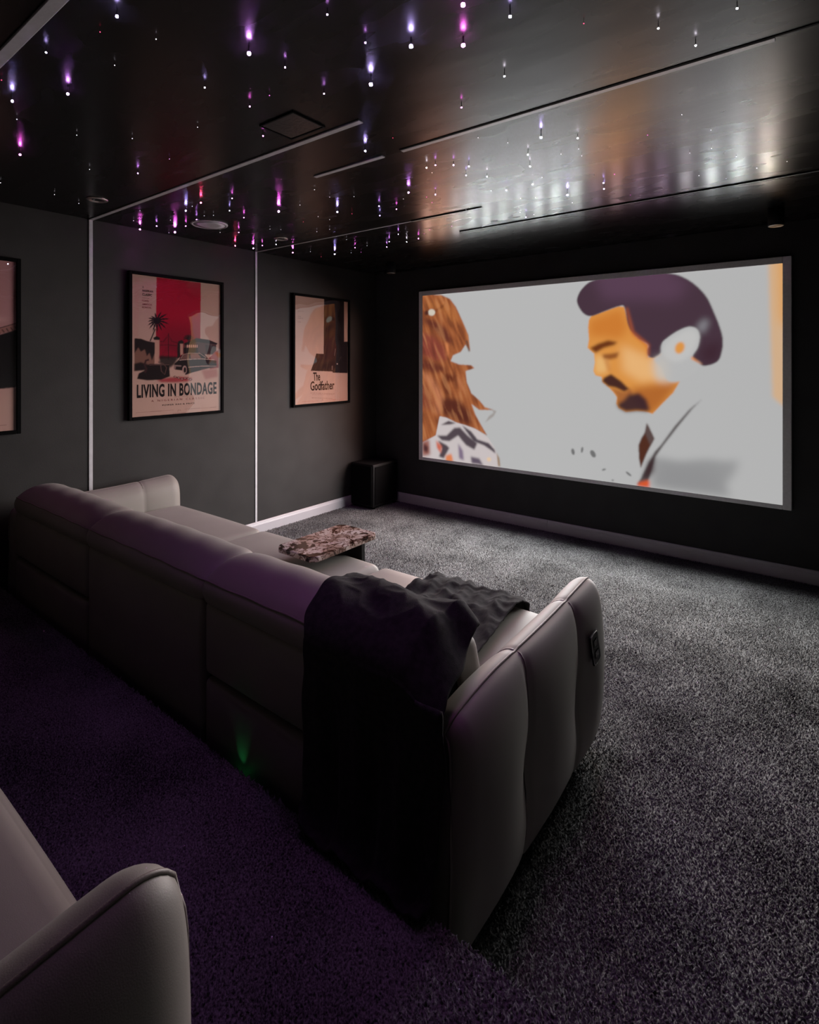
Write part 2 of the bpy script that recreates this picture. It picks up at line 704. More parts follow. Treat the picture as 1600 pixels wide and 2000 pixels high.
# ================================================================== THE ROOM
T = 0.12
st = lambda o: tag(o, kind='structure')
st(box('floor', XL - T, XR + T, YB - T, YF + T, -T, 0.0, M_CARPET))
st(box('ceiling', XL - T, XR + T, YB - T, YF + T, H, H + T, M_CEIL))
st(box('wall_left', XL - T, XL, YB - T, YF + T, 0, H, M_WALL))
st(box('wall_right', XR, XR + T, YB - T, YF + T, 0, H, M_WALL))
st(box('wall_front', XL, XR, YF, YF + T, 0, H, M_WALL_F))
st(box('wall_back', XL, XR, YB - T, YB, 0, H, M_WALL))
plat = st(box('floor_platform', XL, XR, YB, PLAT_Y, 0.0, PLAT_H, M_CARPET, bevel=0.012, seg=3))


def skirting(name, a, b_, nrm, z0, mat):
    """moulded skirting board from a to b_ (xy) with the profile out along nrm"""
    prof = [(0, 0), (0.016, 0), (0.016, 0.074), (0.0145, 0.077), (0.0145, 0.081), (0.013, 0.084), (0.011, 0.094), (0.006, 0.1), (0, 0.1)]
    verts, faces = [], []
    for p in (a, b_):
        for (d, z) in prof:
            verts.append((p[0] + nrm[0] * d, p[1] + nrm[1] * d, z0 + z))
    n = len(prof)
    for k in range(n):
        faces.append([k, (k + 1) % n, n + (k + 1) % n, n + k])
    faces.append(list(range(n))[::-1])
    faces.append([n + k for k in range(n)])
    return st(fix_normals(obj(name, verts, faces, mat)))


JX = -1.86
skirting('baseboard_front', (XL, YF), (JX - 0.0012, YF), (0, -1), 0, M_SKIRT)
skirting('baseboard_front', (JX + 0.0012, YF), (XR, YF), (0, -1), 0, M_SKIRT)
skirting('baseboard_left', (XL, PLAT_Y + 0.002), (XL, YF - 0.017), (1, 0), 0, M_SKIRT)
skirting('baseboard_left', (XL, YB), (XL, PLAT_Y), (1, 0), PLAT_H, M_SKIRT)
skirting('baseboard_right', (XR, PLAT_Y + 0.002), (XR, YF - 0.017), (-1, 0), 0, M_SKIRT)

# pale channels let into the ceiling and the left wall
SW = 0.027


def ceil_strip(n, x0, x1, y, wd=SW, th=0.006):
    return st(box('trim_%d' % n, x0, x1, y - wd / 2, y + wd / 2, H - th, H, M_STRIP, bevel=0.0015, seg=1))


ceil_strip(1, XL, -1.41, 1.54)
ceil_strip(2, -2.02, -1.57, 1.866, 0.024)
ceil_strip(3, -1.47, -0.10, 1.874, 0.024, 0.003)
st(box('trim_4', -1.47, XR, 1.853, 1.8615, H - 0.002, H, M_GAP))  # black strip laid on the ceiling to stand for a step's shadow
ceil_strip(5, XL, -1.62, 2.85, 0.014, 0.004)
ceil_strip(6, -2.05, XR, 3.295, 0.010, 0.004)
st(box('trim_7', -2.05, XR, 3.280, 3.2885, H - 0.005, H, M_GAP))
st(box('trim_8', -2.15, -1.62, 2.838, 2.8445, H - 0.005, H, M_GAP))
ceil_strip(9, XL, XR, 0.55, 0.034, 0.008)
for k, (y, wd) in enumerate(((1.54, 0.024), (2.845, 0.020))):
    st(box('trim_%d' % (10 + k), XL, XL + 0.006, y - wd / 2, y + wd / 2, 0.1, H, M_STRIP, bevel=0.0015, seg=1))

# ================================================================== PROJECTION SCREEN
# film frame, measured on a straightened copy of the photograph's screen
SCR = Canvas(560, 302, (188, 188, 188), ((830.5, 573.5), (1533, 514), (1533, 989), (829.5, 894.5)))
MZ = lambda pts: [(1100 + x / 3.478, 500 + y / 3.478) for x, y in pts]
WZ = lambda pts: [(820 + x / 5.263, 540 + y / 5.263) for x, y in pts]
R_ = lambda cv, pts, *a, **k: cv.fill(MZ(pts), *a, **k)
Wf = lambda pts, *a, **k: SCR.fill(WZ(pts), *a, **k)
SCR.put(np.clip((SCR.gx - 0.45) * 0.5, 0, 1), (176, 176, 176))
# man: face, hair, features
face = R_(SCR, [(215, 400), (300, 370), (400, 335), (440, 340), (470, 450), (520, 540), (600, 600), (600, 690), (700, 660), (720, 760), (730, 840), (815, 850), (770, 930), (700, 1000), (630, 1075), (590, 1060), (520, 1055), (450, 1062), (400, 1035), (385, 1005), (390, 960), (365, 925), (325, 885), (290, 855), (285, 820), (245, 810), (230, 780), (240, 720), (235, 660), (190, 620), (200, 560), (195, 480), (200, 430)], (224, 150, 72), 0.9)
R_(SCR, [(200, 430), (420, 350), (470, 480), (420, 560), (200, 540)], (205, 118, 44), 6, 0.75, clip=face)
R_(SCR, [(420, 600), (640, 700), (700, 830), (560, 860), (430, 780)], (240, 190, 130), 6, 0.8, clip=face)
R_(SCR, [(240, 660), (330, 700), (330, 790), (240, 800)], (240, 196, 130), 4, 0.7, clip=face)
R_(SCR, [(480, 900), (820, 850), (700, 1010), (620, 1080), (520, 1000)], (170, 92, 40), 5, 0.8, clip=face)
R_(SCR, [(640, 690), (720, 680), (760, 850), (660, 840)], (206, 200, 192), 5, 0.9)
R_(SCR, [(205, 622), (260, 592), (330, 568), (395, 582), (370, 602), (300, 622), (245, 655)], (98, 42, 22), 2.0, 0.95, clip=face)
R_(SCR, [(290, 665), (350, 660), (405, 650), (390, 690), (340, 702), (300, 695)], (128, 66, 34), 2.0, 0.85, clip=face)
R_(SCR, [(300, 700), (330, 780), (350, 790), (330, 700)], (190, 110, 50), 2.5, 0.6, clip=face)
R_(SCR, [(288, 850), (300, 825), (350, 800), (420, 850), (475, 905), (440, 925), (380, 895), (330, 885)], (62, 34, 36), 1.6, 0.97)
R_(SCR, [(340, 890), (440, 925), (480, 900), (500, 935), (430, 1010), (388, 1000), (388, 950)], (150, 84, 50), 2, 0.75, clip=face)
R_(SCR, [(388, 1005), (430, 985), (470, 940), (540, 930), (590, 975), (615, 1050), (590, 1060), (520, 1055), (450, 1062), (400, 1035)], (58, 38, 46), 2.4, 0.97)
hair = R_(SCR, [(120, 310), (130, 250), (175, 190), (240, 155), (400, 130), (600, 112), (760, 115), (850, 145), (930, 200), (1000, 280), (1050, 390), (1085, 480), (1105, 560), (1100, 640), (1068, 718), (970, 745), (900, 690), (935, 620), (948, 540), (925, 490), (870, 480), (800, 508), (735, 552), (695, 590), (690, 655), (645, 690), (603, 680), (595, 640), (600, 600), (540, 562), (490, 512), (462, 450), (440, 340), (400, 336), (300, 372), (215, 402), (160, 380)], (74, 54, 66), 0.9, smooth=4)
R_(SCR, [(240, 150), (760, 110), (880, 180), (800, 300), (300, 290)], (98, 70, 92), 9, 0.7, clip=hair)
R_(SCR, [(930, 480), (985, 420), (1010, 450), (970, 530)], (150, 150, 156), 4, 0.8, clip=hair)
R_(SCR, [(960, 620), (1100, 560), (1080, 700), (970, 740)], (60, 34, 44), 6, 0.7, clip=hair)
R_(SCR, [(450, 345), (462, 345), (505, 510), (610, 600), (606, 690), (594, 690), (588, 612), (488, 530)], (206, 100, 40), 2.0, 0.6)
R_(SCR, [(692, 612), (740, 560), (810, 515), (880, 487), (930, 500), (945, 545), (930, 620), (890, 690), (960, 745), (830, 845), (735, 850), (690, 760), (640, 700), (690, 660)], (187, 187, 187), 1.6, smooth=3)
R_(SCR, [(700, 640), (730, 580), (810, 525), (880, 497), (925, 510), (938, 560), (915, 630), (870, 690), (790, 720), (720, 690)], (206, 205, 203), 3.0, 0.55, smooth=3)
R_(SCR, [(640, 700), (720, 690), (740, 850), (700, 850), (650, 800)], (204, 196, 186), 6, 0.7)
SCR.ell(1100 + 815 / 3.478, 500 + 622 / 3.478, 9, 12, (226, 150, 60), 1.4, 0.95, 0.4)
R_(SCR, [(895, 680), (975, 742), (960, 735), (890, 700)], (230, 140, 60), 1.2, 0.8)
# shirt, lapel, shaded jacket
sh = R_(SCR, [(640, 1370), (820, 1400), (1000, 1385), (1120, 1400), (1215, 1392), (1185, 1480), (1125, 1560), (1160, 1650), (620, 1575)], (150, 150, 151), 5, 0.85)
R_(SCR, [(660, 1420), (1100, 1440), (1100, 1640), (640, 1580)], (138, 138, 140), 12, 0.5, clip=sh)
R_(SCR, [(592, 1138), (642, 1245), (590, 1350), (550, 1450), (538, 1380), (535, 1290), (555, 1240), (580, 1200)], (84, 48, 36), 1.0)
R_(SCR, [(592, 1138), (642, 1245), (615, 1290), (580, 1210)], (96, 84, 84), 1.4, 0.7)
R_(SCR, [(965, 975), (880, 1045), (780, 1160), (690, 1285), (645, 1335), (600, 1420), (555, 1510), (525, 1562), (590, 1570), (630, 1440), (650, 1370), (705, 1290), (800, 1165), (900, 1040)], (78, 70, 70), 1.2, 0.95)
R_(SCR, [(600, 1400), (650, 1360), (640, 1470), (600, 1520), (560, 1520)], (58, 36, 40), 3, 0.9)
R_(SCR, [(535, 1545), (610, 1530), (610, 1580), (525, 1570)], (226, 92, 46), 2.0, 0.95)
R_(SCR, [(1412, 50), (1510, 45), (1510, 1025), (1440, 960), (1425, 500)], (214, 178, 142), 2.2)
R_(SCR, [(1470, 40), (1520, 40), (1520, 520), (1480, 400)], (226, 160, 84), 5, 0.8)
for (x, y, rx, ry, ro) in ((90, 1335, 3.2, 6.5, -0.2), (152, 1322, 2.2, 6, 0.15), (226, 1350, 4.6, 8, -0.5), (300, 1458, 4, 1.8, -0.3), (468, 1488, 7, 2, 0.7), (360, 1532, 2, 1.6, 0)):
    SCR.ell(1100 + x / 3.478, 500 + y / 3.478, rx, ry, (104, 104, 104), 0.8, 0.9, ro)
# woman: hair from behind, patterned dress
wh = Wf([(40, 160), (250, 168), (340, 210), (400, 290), (450, 400), (490, 490), (530, 590), (548, 760), (500, 690), (450, 765), (370, 800), (345, 860), (430, 895), (560, 905), (592, 935), (500, 965), (512, 1080), (560, 1200), (640, 1270), (700, 1345), (790, 1372), (640, 1372), (560, 1310), (600, 1420), (660, 1530), (722, 1640), (600, 1572), (500, 1535), (400, 1505), (300, 1455), (230, 1440), (190, 1640), (40, 1720)], (164, 94, 56), 1.0)
Wf([(770, 1366), (820, 1385), (790, 1440), (700, 1505), (740, 1440), (790, 1400)], (150, 140, 134), 1.2, 0.7)
Wf([(50, 420), (170, 430), (300, 520), (360, 640), (340, 700), (250, 620), (120, 480)], (92, 42, 40), 3.5, 0.85, clip=wh)
Wf([(50, 560), (180, 600), (280, 700), (320, 850), (180, 860), (50, 800)], (140, 66, 58), 4, 0.8, clip=wh)
Wf([(290, 660), (325, 680), (325, 830), (300, 800)], (222, 136, 84), 2, 0.85, clip=wh)
Wf([(50, 820), (200, 880), (330, 960), (160, 990), (50, 930)], (92, 40, 38), 4, 0.8, clip=wh)
Wf([(270, 980), (390, 1010), (390, 1080), (330, 1070), (300, 1100), (370, 1230), (290, 1200), (250, 1080)], (84, 32, 26), 3, 0.8, clip=wh)
Wf([(240, 1240), (420, 1260), (560, 1400), (560, 1540), (420, 1490), (250, 1410)], (78, 34, 32), 4, 0.85, clip=wh)
Wf([(60, 960), (180, 1060), (260, 1200), (240, 1430), (190, 1400), (170, 1200), (70, 1030)], (200, 128, 92), 4, 0.75, clip=wh)
Wf([(50, 1080), (120, 1150), (160, 1300), (160, 1380), (50, 1350)], (124, 58, 48), 4, 0.7, clip=wh)
Wf([(400, 1020), (450, 1060), (500, 1180), (460, 1160)], (196, 124, 84), 2.5, 0.7, clip=wh)
Wf([(80, 230), (300, 240), (400, 340), (440, 450), (340, 440), (250, 330), (100, 300)], (184, 112, 62), 4, 0.8, clip=wh)
Wf([(180, 330), (290, 260), (280, 285), (190, 345)], (110, 52, 30), 1.8, 0.8, clip=wh)
fld = np.random.RandomState(3).rand(SCR.h, SCR.w)
fld = Canvas.blur(np.repeat(Canvas.blur(fld, 1.2)[::1, :], 1, 0), 0.8)
for _k in range(3):                                   # comb the field along the falling hair
    fld = (fld + np.roll(np.roll(fld, 3 + 2 * _k, 0), 1 + _k, 1) + np.roll(np.roll(fld, -3 - 2 * _k, 0), -1 - _k, 1)) / 3
fld = (fld - fld.mean()) / fld.std()
SCR.put(np.clip(Canvas.blur(fld, 1.3) * 0.30, 0, 0.5) * wh, (84, 40, 32))
SCR.put(np.clip(Canvas.blur(-fld, 1.3) * 0.26, 0, 0.4) * wh, (206, 140, 92))
SCR.ell(820 + 148 / 5.263, 540 + 350 / 5.263, 7, 6.5, (212, 202, 186), 1.0)
SCR.ell(820 + 95 / 5.263, 540 + 355 / 5.263, 4, 5, (70, 36, 34), 1.4, 0.9)
Wf([(500, 650), (520, 640), (545, 760), (530, 760)], (90, 70, 62), 1.2, 0.8)
dress = Wf([(230, 1440), (300, 1455), (400, 1505), (500, 1535), (600, 1572), (730, 1660), (800, 1770), (835, 1860), (855, 1970), (500, 1945), (30, 1880), (40, 1720), (190, 1640)], (206, 196, 196), 0.9)
for pts, c, b_ in (
        ([(240, 1530), (320, 1485), (400, 1510), (340, 1525)], (62, 44, 54), 1.4),
        ([(200, 1640), (300, 1640), (380, 1560), (440, 1555), (520, 1640), (620, 1720), (590, 1790), (500, 1740), (420, 1640), (330, 1700), (250, 1690)], (58, 42, 54), 1.6),
        ([(460, 1530), (560, 1600), (620, 1680), (740, 1720), (800, 1790), (810, 1830), (770, 1800), (690, 1745), (580, 1700), (500, 1590)], (56, 42, 56), 1.4),
        ([(210, 1690), (300, 1740), (330, 1770), (270, 1880), (220, 1860), (250, 1780)], (58, 42, 54), 1.6),
        ([(420, 1720), (470, 1800), (480, 1900), (430, 1880)], (120, 100, 128), 2.0),
        ([(550, 1860), (640, 1880), (680, 1950), (560, 1930)], (82, 66, 88), 1.8),
        ([(190, 1690), (250, 1750), (240, 1830), (200, 1770)], (206, 92, 60), 2.0),
        ([(290, 1850), (350, 1830), (370, 1910), (290, 1900)], (226, 126, 66), 2.0),
        ([(50, 1700), (120, 1680), (130, 1840), (50, 1860)], (150, 80, 64), 3.0),
        ([(60, 1720), (110, 1760), (100, 1820), (60, 1800)], (66, 38, 44), 2.4),
        ([(820, 1820), (850, 1880), (858, 1965), (835, 1960)], (150, 120, 90), 1.2)):
    SCR.fill(WZ(pts), c, b_, 0.92)
SCR.ell(820 + 740 / 5.263, 540 + 1890 / 5.263, 4, 4, (236, 200, 160), 1.4, 0.9)

FX0, FX1 = -3.216, -0.144
FZ0, FZ1 = EYE - 0.996, EYE + 0.700
ROT_FRONT = Matrix(((1, 0, 0), (0, 0, -1), (0, 1, 0)))
scx, scz = (FX0 + FX1) / 2, (FZ0 + FZ1) / 2
scr = tag(empty('projection_screen', (scx, YF, scz), ROT_FRONT),
          'wide wall-mounted projection screen showing a moustached man and an auburn-haired woman', 'screen')
SWm, SHm = FX1 - FX0, FZ1 - FZ0
BL, BR_, BT, BB = 0.046, 0.050, 0.046, 0.030
box('backing_board', -SWm / 2 + .01, SWm / 2 - .01, -SHm / 2 + .01, SHm / 2 - .01, 0.002, 0.020, M_CORE, scr)
box('frame_rail', -SWm / 2, -SWm / 2 + BL, -SHm / 2, SHm / 2, 0.0, 0.034, M_BEZEL, scr, 0.004)
box('frame_rail', SWm / 2 - BR_, SWm / 2, -SHm / 2, SHm / 2, 0.0, 0.034, M_BEZEL, scr, 0.004)
box('frame_rail', -SWm / 2 + BL, SWm / 2 - BR_, SHm / 2 - BT, SHm / 2, 0.0, 0.034, M_BEZEL, scr, 0.004)
box('frame_rail', -SWm / 2 + BL, SWm / 2 - BR_, -SHm / 2, -SHm / 2 + BB, 0.0, 0.034, M_BEZEL, scr, 0.004)
pw, ph = SWm - BL - BR_, SHm - BT - BB
pic = SCR.mesh('picture', pw, ph, M_PICTURE, scr, 0.0)
pic.location = ((BL - BR_) / 2, (BB - BT) / 2, 0.031)
pic['label'] = 'bright film picture of a man in profile and a woman seen from behind'
# unseen spot lamps added to boost the screen's light, coloured by the picture behind
NX_, NY_ = 18, 6
for j in range(NY_):
    for i in range(NX_):
        cell = SCR.a[j * SCR.h // NY_:(j + 1) * SCR.h // NY_, i * SCR.w // NX_:(i + 1) * SCR.w // NX_].reshape(-1, 3).mean(0)
        ld = bpy.data.lights.new('added_screen_spot', 'SPOT')
        ld.spot_size = math.radians(113)
        ld.spot_blend = 1.0
        ld.shadow_soft_size = 0.0
        cell = cell * 0.7 + cell.mean() * 0.3 * np.array([0.97, 1.0, 1.02])
        mxc = float(cell.max())
        ld.color = tuple(float(v) / mxc for v in cell)
        ld.energy = LAMP_WATTS * mxc / (NX_ * NY_)
        lo = bpy.data.objects.new('added_screen_spot', ld)
        COL.objects.link(lo)
        lo.location = (FX0 + BL + pw * (i + .5) / NX_, YF - 0.05, FZ1 - BT - ph * (j + .5) / NY_)
        lo.rotation_euler = (math.radians(-90 + 25), 0, 0)
        lo.scale = (3.0, 1.0, 1.0)               # wide, flat fan of light

# ================================================================== SOFAS
SOFA_W = 3.06
ARM = 0.14
MODS = [(0.12, 1.06), (1.06, 2.00), (2.00, 2.94)]


def arm_mesh(name, mat, parent, x_in, sgn):
    """slim padded arm: x_in is its inner face, sgn the outward direction"""
    sec = [(0.0, 0.06), (-0.002, 0.25), (0.0, 0.45), (0.008, 0.56), (0.03, 0.612), (0.062, 0.640), (0.092, 0.645),
           (0.118, 0.625), (0.134, 0.56), (0.140, 0.42), (0.138, 0.25), (0.128, 0.12), (0.115, 0.06)]
    sec = catmull(sec, 4)
    ridge = 6 * 4
    ns = len(sec)
    L0, L1 = 0.0, 1.0
    ys = sorted(set([round(v, 4) for v in list(np.linspace(0.0, 0.08, 9)) + list(np.linspace(0.08, 0.92, 60)) + list(np.linspace(0.92, 1.0, 9))]))
    seams = [0.0, 0.345, 0.735, 1.0]
    verts, rows = [], []
    for y in ys:
        e = 0.0
        if y < 0.04: e = (0.04 - y) / 0.04
        if y > 0.93: e = (y - 0.93) / 0.07
        k = math.sqrt(max(0.0, 1 - e * e))
        for s0, s1 in zip(seams[:-1], seams[1:]):
            if s0 <= y <= s1:
                tt = (y - s0) / (s1 - s0)
        dseam = min(abs(y - 0.345), abs(y - 0.735))
        groove = math.exp(-(dseam / 0.012) ** 2)
        bulge = abs(math.sin(math.pi * tt)) ** 0.6
        ztop = 0.0 + 0.022 * (y - 0.5) + 0.010 * math.cos(2 * math.pi * (y - 0.1)) * 0.5
        if y < 0.25: ztop -= 0.020 * ((0.25 - y) / 0.25) ** 1.6
        row = []
        for i, (x, z) in enumerate(sec):
            xx = 0.068 + (x - 0.068) * (0.45 + 0.55 * k)
            hz = (z - 0.06) / 0.585
            zz = z + ztop * max(0, hz) ** 1.5
            if z > 0.5:
                zz -= (0.03 if y < 0.5 else 0.07) * (1 - k) * (z - 0.5) / 0.145
            out = 1.0 if i > ridge else 0.0
            wv = math.sin(math.pi * min(1, max(0, hz))) ** 0.5 if 0 < hz < 1 else 0.0
            tuft = math.exp(-((z - 0.33) / 0.10) ** 2) * math.exp(-(dseam / 0.07) ** 2)
            if out:
                xx += 0.026 * bulge * wv - 0.010 * groove * min(1, (1 - hz) * 8) - 0.022 * tuft * k
            else:
                xx -= 0.010 * bulge * wv
                if i > ridge - 12:
                    zz -= 0.004 * groove
            row.append(len(verts))
            verts.append((x_in + sgn * xx, y, zz))
        rows.append(row)
    faces = []
    for a, b in zip(rows[:-1], rows[1:]):
        for i in range(ns - 1):
            faces.append([a[i], a[i + 1], b[i + 1], b[i]])
        faces.append([a[-1], a[0], b[0], b[-1]])
    faces.append(rows[0][::-1])
    faces.append(rows[-1])
    o = fix_normals(obj(name, verts, faces, mat, parent, True))
    pts = [Vector(verts[r[ridge]]) + Vector((sgn * 0.001, 0, 0.001)) for r in rows]
    # ridge runs down over both ends
    front = [Vector(verts[rows[-1][i]]) + Vector((0, 0.001, 0)) for i in range(ridge + 1, ns, 3)]
    rear = [Vector(verts[rows[0][i]]) + Vector((0, -0.001, 0)) for i in range(ridge + 1, ns, 3)]
    tube('piping', rear[::-1] + pts + front, 0.0036, M_PIPE, o, 6)
    # upright seams on the outer face
    for sy in (0.345, 0.735):
        r = min(range(len(ys)), key=lambda q: abs(ys[q] - sy))
        sp = [Vector(verts[rows[r][i]]) + Vector((sgn * 0.0008, 0, 0)) for i in range(ridge - 8, ns, 2)]
        tube('seam', sp, 0.0028, M_PIPE, o, 6)
    return o


def headrest_mesh(name, mat, parent, x0, x1):
    prof = [(0.012, 0.622), (-0.008, 0.642), (-0.012, 0.672), (0.000, 0.703), (0.045, 0.736), (0.105, 0.757), (0.165, 0.758),
            (0.215, 0.740), (0.243, 0.708), (0.245, 0.665), (0.220, 0.630), (0.12, 0.615)]
    seam_i = 3 * 4
    sec = catmull(prof, 4, True)
    c = np.array([0.115, 0.675])
    xs = []
    w_ = x1 - x0
    rr = 0.055
    for k in range(9):
        xs.append(rr * (1 - math.cos(math.pi / 2 * k / 8)))
    xs = [0.0] + xs[1:] + list(np.linspace(rr, w_ - rr, 26))[1:-1] + [w_ - v for v in reversed(xs)]
    verts, rows = [], []
    for x in xs:
        e = max(0.0, (rr - x) / rr, (x - (w_ - rr)) / rr)
        k = 0.72 + 0.28 * math.sqrt(max(0, 1 - e * e))
        dome = 0.010 * math.sin(math.pi * x / w_) ** 0.7 if 0 < x < w_ else 0.0
        row = []
        for p in sec:
            q = c + (p - c) * np.array([k ** 0.5, k])
            z = q[1] + dome * max(0, (q[1] - 0.66) / 0.1)
            z += 0.0018 * math.sin(x * 31 + q[0] * 22) * (1 if q[1] > 0.7 else 0)
            row.append(len(verts))
            verts.append((x0 + x, q[0], z))
        rows.append(row)
    ns = len(sec)
    faces = []
    for a, b in zip(rows[:-1], rows[1:]):
        for i in range(ns):
            faces.append([a[i], a[(i + 1) % ns], b[(i + 1) % ns], b[i]])
    faces.append(rows[0][::-1])
    faces.append(rows[-1])
    o = fix_normals(obj(name, verts, faces, mat, parent, True))
    tube('piping', [Vector(verts[r[seam_i]]) + Vector((0, -0.001, 0.0005)) for r in rows], 0.0030, M_PIPE, o, 6)
    return o


def make_sofa(loc, label):
    s = tag(empty('recliner_sofa', loc), label, 'sofa', 'cinema sofas')
    box('base', 0.10, 2.96, 0.05, 0.93, 0.05, 0.30, M_CORE, s)
    box('back_core', 0.13, 2.93, 0.035, 0.20, 0.30, 0.64, M_CORE, s)  # dark filler box added to block light through the panel gaps
    for x in (0.16, 1.06, 2.00, 2.90):
        for y in (0.10, 0.86):
            box('foot', x - .03, x + .03, y - .03, y + .03, 0.0, 0.052, M_DARKF, s, 0.004)
    g = 0.008
    for k, (a, b) in enumerate(MODS):
        if k == 1:
            soft_box('back_panel', a + g, b - g, 0.0, 0.11, 0.055, 0.632, 0.022, (0.0, 0.014, 0.0), M_SOFA, s)
        else:
            soft_box('back_panel', a + g, b - g, 0.0, 0.11, 0.378, 0.632, 0.022, (0.0, 0.012, 0.0), M_SOFA, s)
            soft_box('back_panel', a + g, b - g, 0.0, 0.11, 0.055, 0.364, 0.022, (0.0, 0.014, 0.0), M_SOFA, s)
        headrest_mesh('headrest', M_SOFA, s, a - 0.002, b + 0.002)
        soft_box('backrest_cushion', a + .006, b - .006, 0.20, 0.38, 0.40, 0.69, 0.05, (0.0, 0.02, 0.0), M_SOFA, s,
                 deform=lambda p: (p.x, p.y + (0.46 - p.z) * 0.30, p.z))
        sc_ = soft_box('seat_cushion', a + .004, b - .004, 0.28, 0.985, 0.27, 0.462, 0.045, (0.0, 0.012, 0.022), M_SOFA, s)
        tube('piping', [(a + .03, 0.981, 0.33), (b - .03, 0.981, 0.33)], 0.003, M_PIPE, sc_, 6)
        soft_box('front_panel', a + .004, b - .004, 0.86, 0.972, 0.06, 0.266, 0.03, (0.0, 0.012, 0.0), M_SOFA, s)
    arm_mesh('arm', M_SOFA, s, 0.125, -1)
    arm = arm_mesh('arm', M_SOFA, s, 2.935, 1)
    # recliner switch plate let into the outer side of the arm, toward its front
    pl = box('switch_plate', -0.004, 0.004, -0.030, 0.030, -0.052, 0.052, M_DARKF, arm, 0.0035)
    pl.location = (3.101, 0.815, 0.475)
    pl.rotation_euler = (math.radians(10), math.radians(-4), math.radians(-3))
    pl['label'] = 'small black recliner switch plate'
    rim = []
    for k in range(25):
        t = 2 * math.pi * k / 24
        cx, sx = math.cos(t), math.sin(t)
        rim.append((0.0042, 0.030 * math.copysign(abs(cx) ** 0.35, cx), 0.052 * math.copysign(abs(sx) ** 0.35, sx)))
    tube('plate_rim', rim, 0.0009, M_CHROME, pl, 6, False)
    for zz in (0.02, -0.02):
        box('button', 0.003, 0.0062, -0.014, 0.014, zz - 0.012, zz + 0.012, M_LENS, pl, 0.002)
    return s


SX0 = -3.72
SY0 = 1.06
sofa = make_sofa((SX0, SY0, 0.0), 'front greige three-seat leather recliner sofa with a dark throw over its back')
sofa2 = make_sofa((SX0 + 0.075, -0.645, PLAT_H), 'rear greige leather sofa on the raised platform, cut off at the lower left')

# ------------------------------------------------------------------ throw blanket
path = [(0.945, 0.236), (0.975, 0.238), (1.008, 0.262), (1.024, 0.34), (1.030, 0.46), (1.030, 0.58), (1.028, 0.66), (1.034, 0.712),
        (1.075, 0.752), (1.15, 0.780), (1.225, 0.782), (1.29, 0.762), (1.325, 0.715), (1.345, 0.64), (1.40, 0.555),
        (1.47, 0.508), (1.58, 0.502), (1.72, 0.504), (1.88, 0.502), (2.0, 0.490), (2.055, 0.458), (2.072, 0.40), (2.074, 0.33)]
xl = [-1.09, -1.11, -1.13, -1.14, -1.148, -1.148, -1.15, -1.16, -1.18, -1.195, -1.21, -1.22, -1.24, -1.28, -1.31, -1.34, -1.36, -1.375, -1.39, -1.40, -1.405, -1.41, -1.41]
xr = [-0.70, -0.695, -0.692, -0.690, -0.688, -0.686, -0.684, -0.69, -0.70, -0.715, -0.73, -0.75, -0.785, -0.84, -0.87, -0.89, -0.90, -0.915, -0.935, -0.95, -0.955, -0.955, -0.96]
P = catmull([(a, b, c, d) for (a, b), c, d in zip(path, xl, xr)], 11)
NU = 110
verts, faces = [], []
nP = len(P)
for i, (y, z, a, b) in enumerate(P):
    y0, z0 = P[max(i - 1, 0)][:2]
    y1, z1 = P[min(i + 1, nP - 1)][:2]
    tl = math.hypot(y1 - y0, z1 - z0) + 1e-9
    ny, nz = -(z1 - z0) / tl, (y1 - y0) / tl
    sfr = i / (nP - 1)
    for j in range(NU + 1):
        t = j / NU
        x = a + (b - a) * t
        hang = 1.0 if sfr < 0.30 else 0.0
        seat = 1.0 if sfr > 0.66 else 0.0
        f = 0.006
        # upright folds in the hanging tail
        f += hang * (0.010 * math.sin(t * 19 + 0.6 * math.sin(z * 7)) + 0.005 * math.sin(t * 41 + z * 3)) * min(1, max(0, (0.70 - z) / 0.25))
        # slack creases over the headrest and the ruffled right side
        cr = math.exp(-((sfr - 0.46) / 0.10) ** 2)
        f += cr * (0.007 * math.sin(9 * t + 34 * y) + 0.010 * max(0, t - 0.62) / 0.38 * (1 + math.sin(30 * y + 7 * t)))
        # creases running across the seat
        f += seat * (0.008 * math.sin(16 * t - 26 * (y - 1.4)) * (0.5 + 0.5 * math.sin(5 * t + 1.3)) + 0.005 * math.sin(37 * t + 21 * y))
        # crumples: ridged noise, stretched along the folds
        rg = 1 - abs(noise.noise(Vector((x * 5.0 + y * 4.0, y * 9.0 - x * 3.0, 1.7))))
        rg2 = 1 - abs(noise.noise(Vector((x * 12.0 - y * 3.0, y * 16.0 + x * 7.0, 5.1))))
        f += seat * (0.013 * rg ** 6 + 0.006 * rg2 ** 6) + cr * (0.010 * rg ** 4 * (0.3 + t) + 0.005 * rg2 ** 4)
        f += hang * 0.004 * rg ** 4
        f = max(0.002, f + 0.004)
        drop = 0.0
        if 0.28 < sfr < 0.62 and x > -0.80:
            drop = min(0.13, (x + 0.80) * 1.25) * math.sin(math.pi * (sfr - 0.28) / 0.34) ** 0.5
        edge = 0.012 * math.sin(sfr * 37) * (t - 0.5) * 0.8 + 0.006 * math.sin(sfr * 90 + 2) * (t - 0.5)
        verts.append((x + edge, y + ny * f, z + nz * f - drop))
for i in range(nP - 1):
    for j in range(NU):
        k = i * (NU + 1) + j
        faces.append([k, k + 1, k + NU + 2, k + NU + 1])
thr = obj('throw_blanket', verts, faces, M_THROW, None, True)
md = thr.modifiers.new('thickness', 'SOLIDIFY')
md.thickness = 0.006
md.offset = -1
tag(thr, 'crumpled charcoal throw blanket draped over the right end of the front sofa', 'blanket')

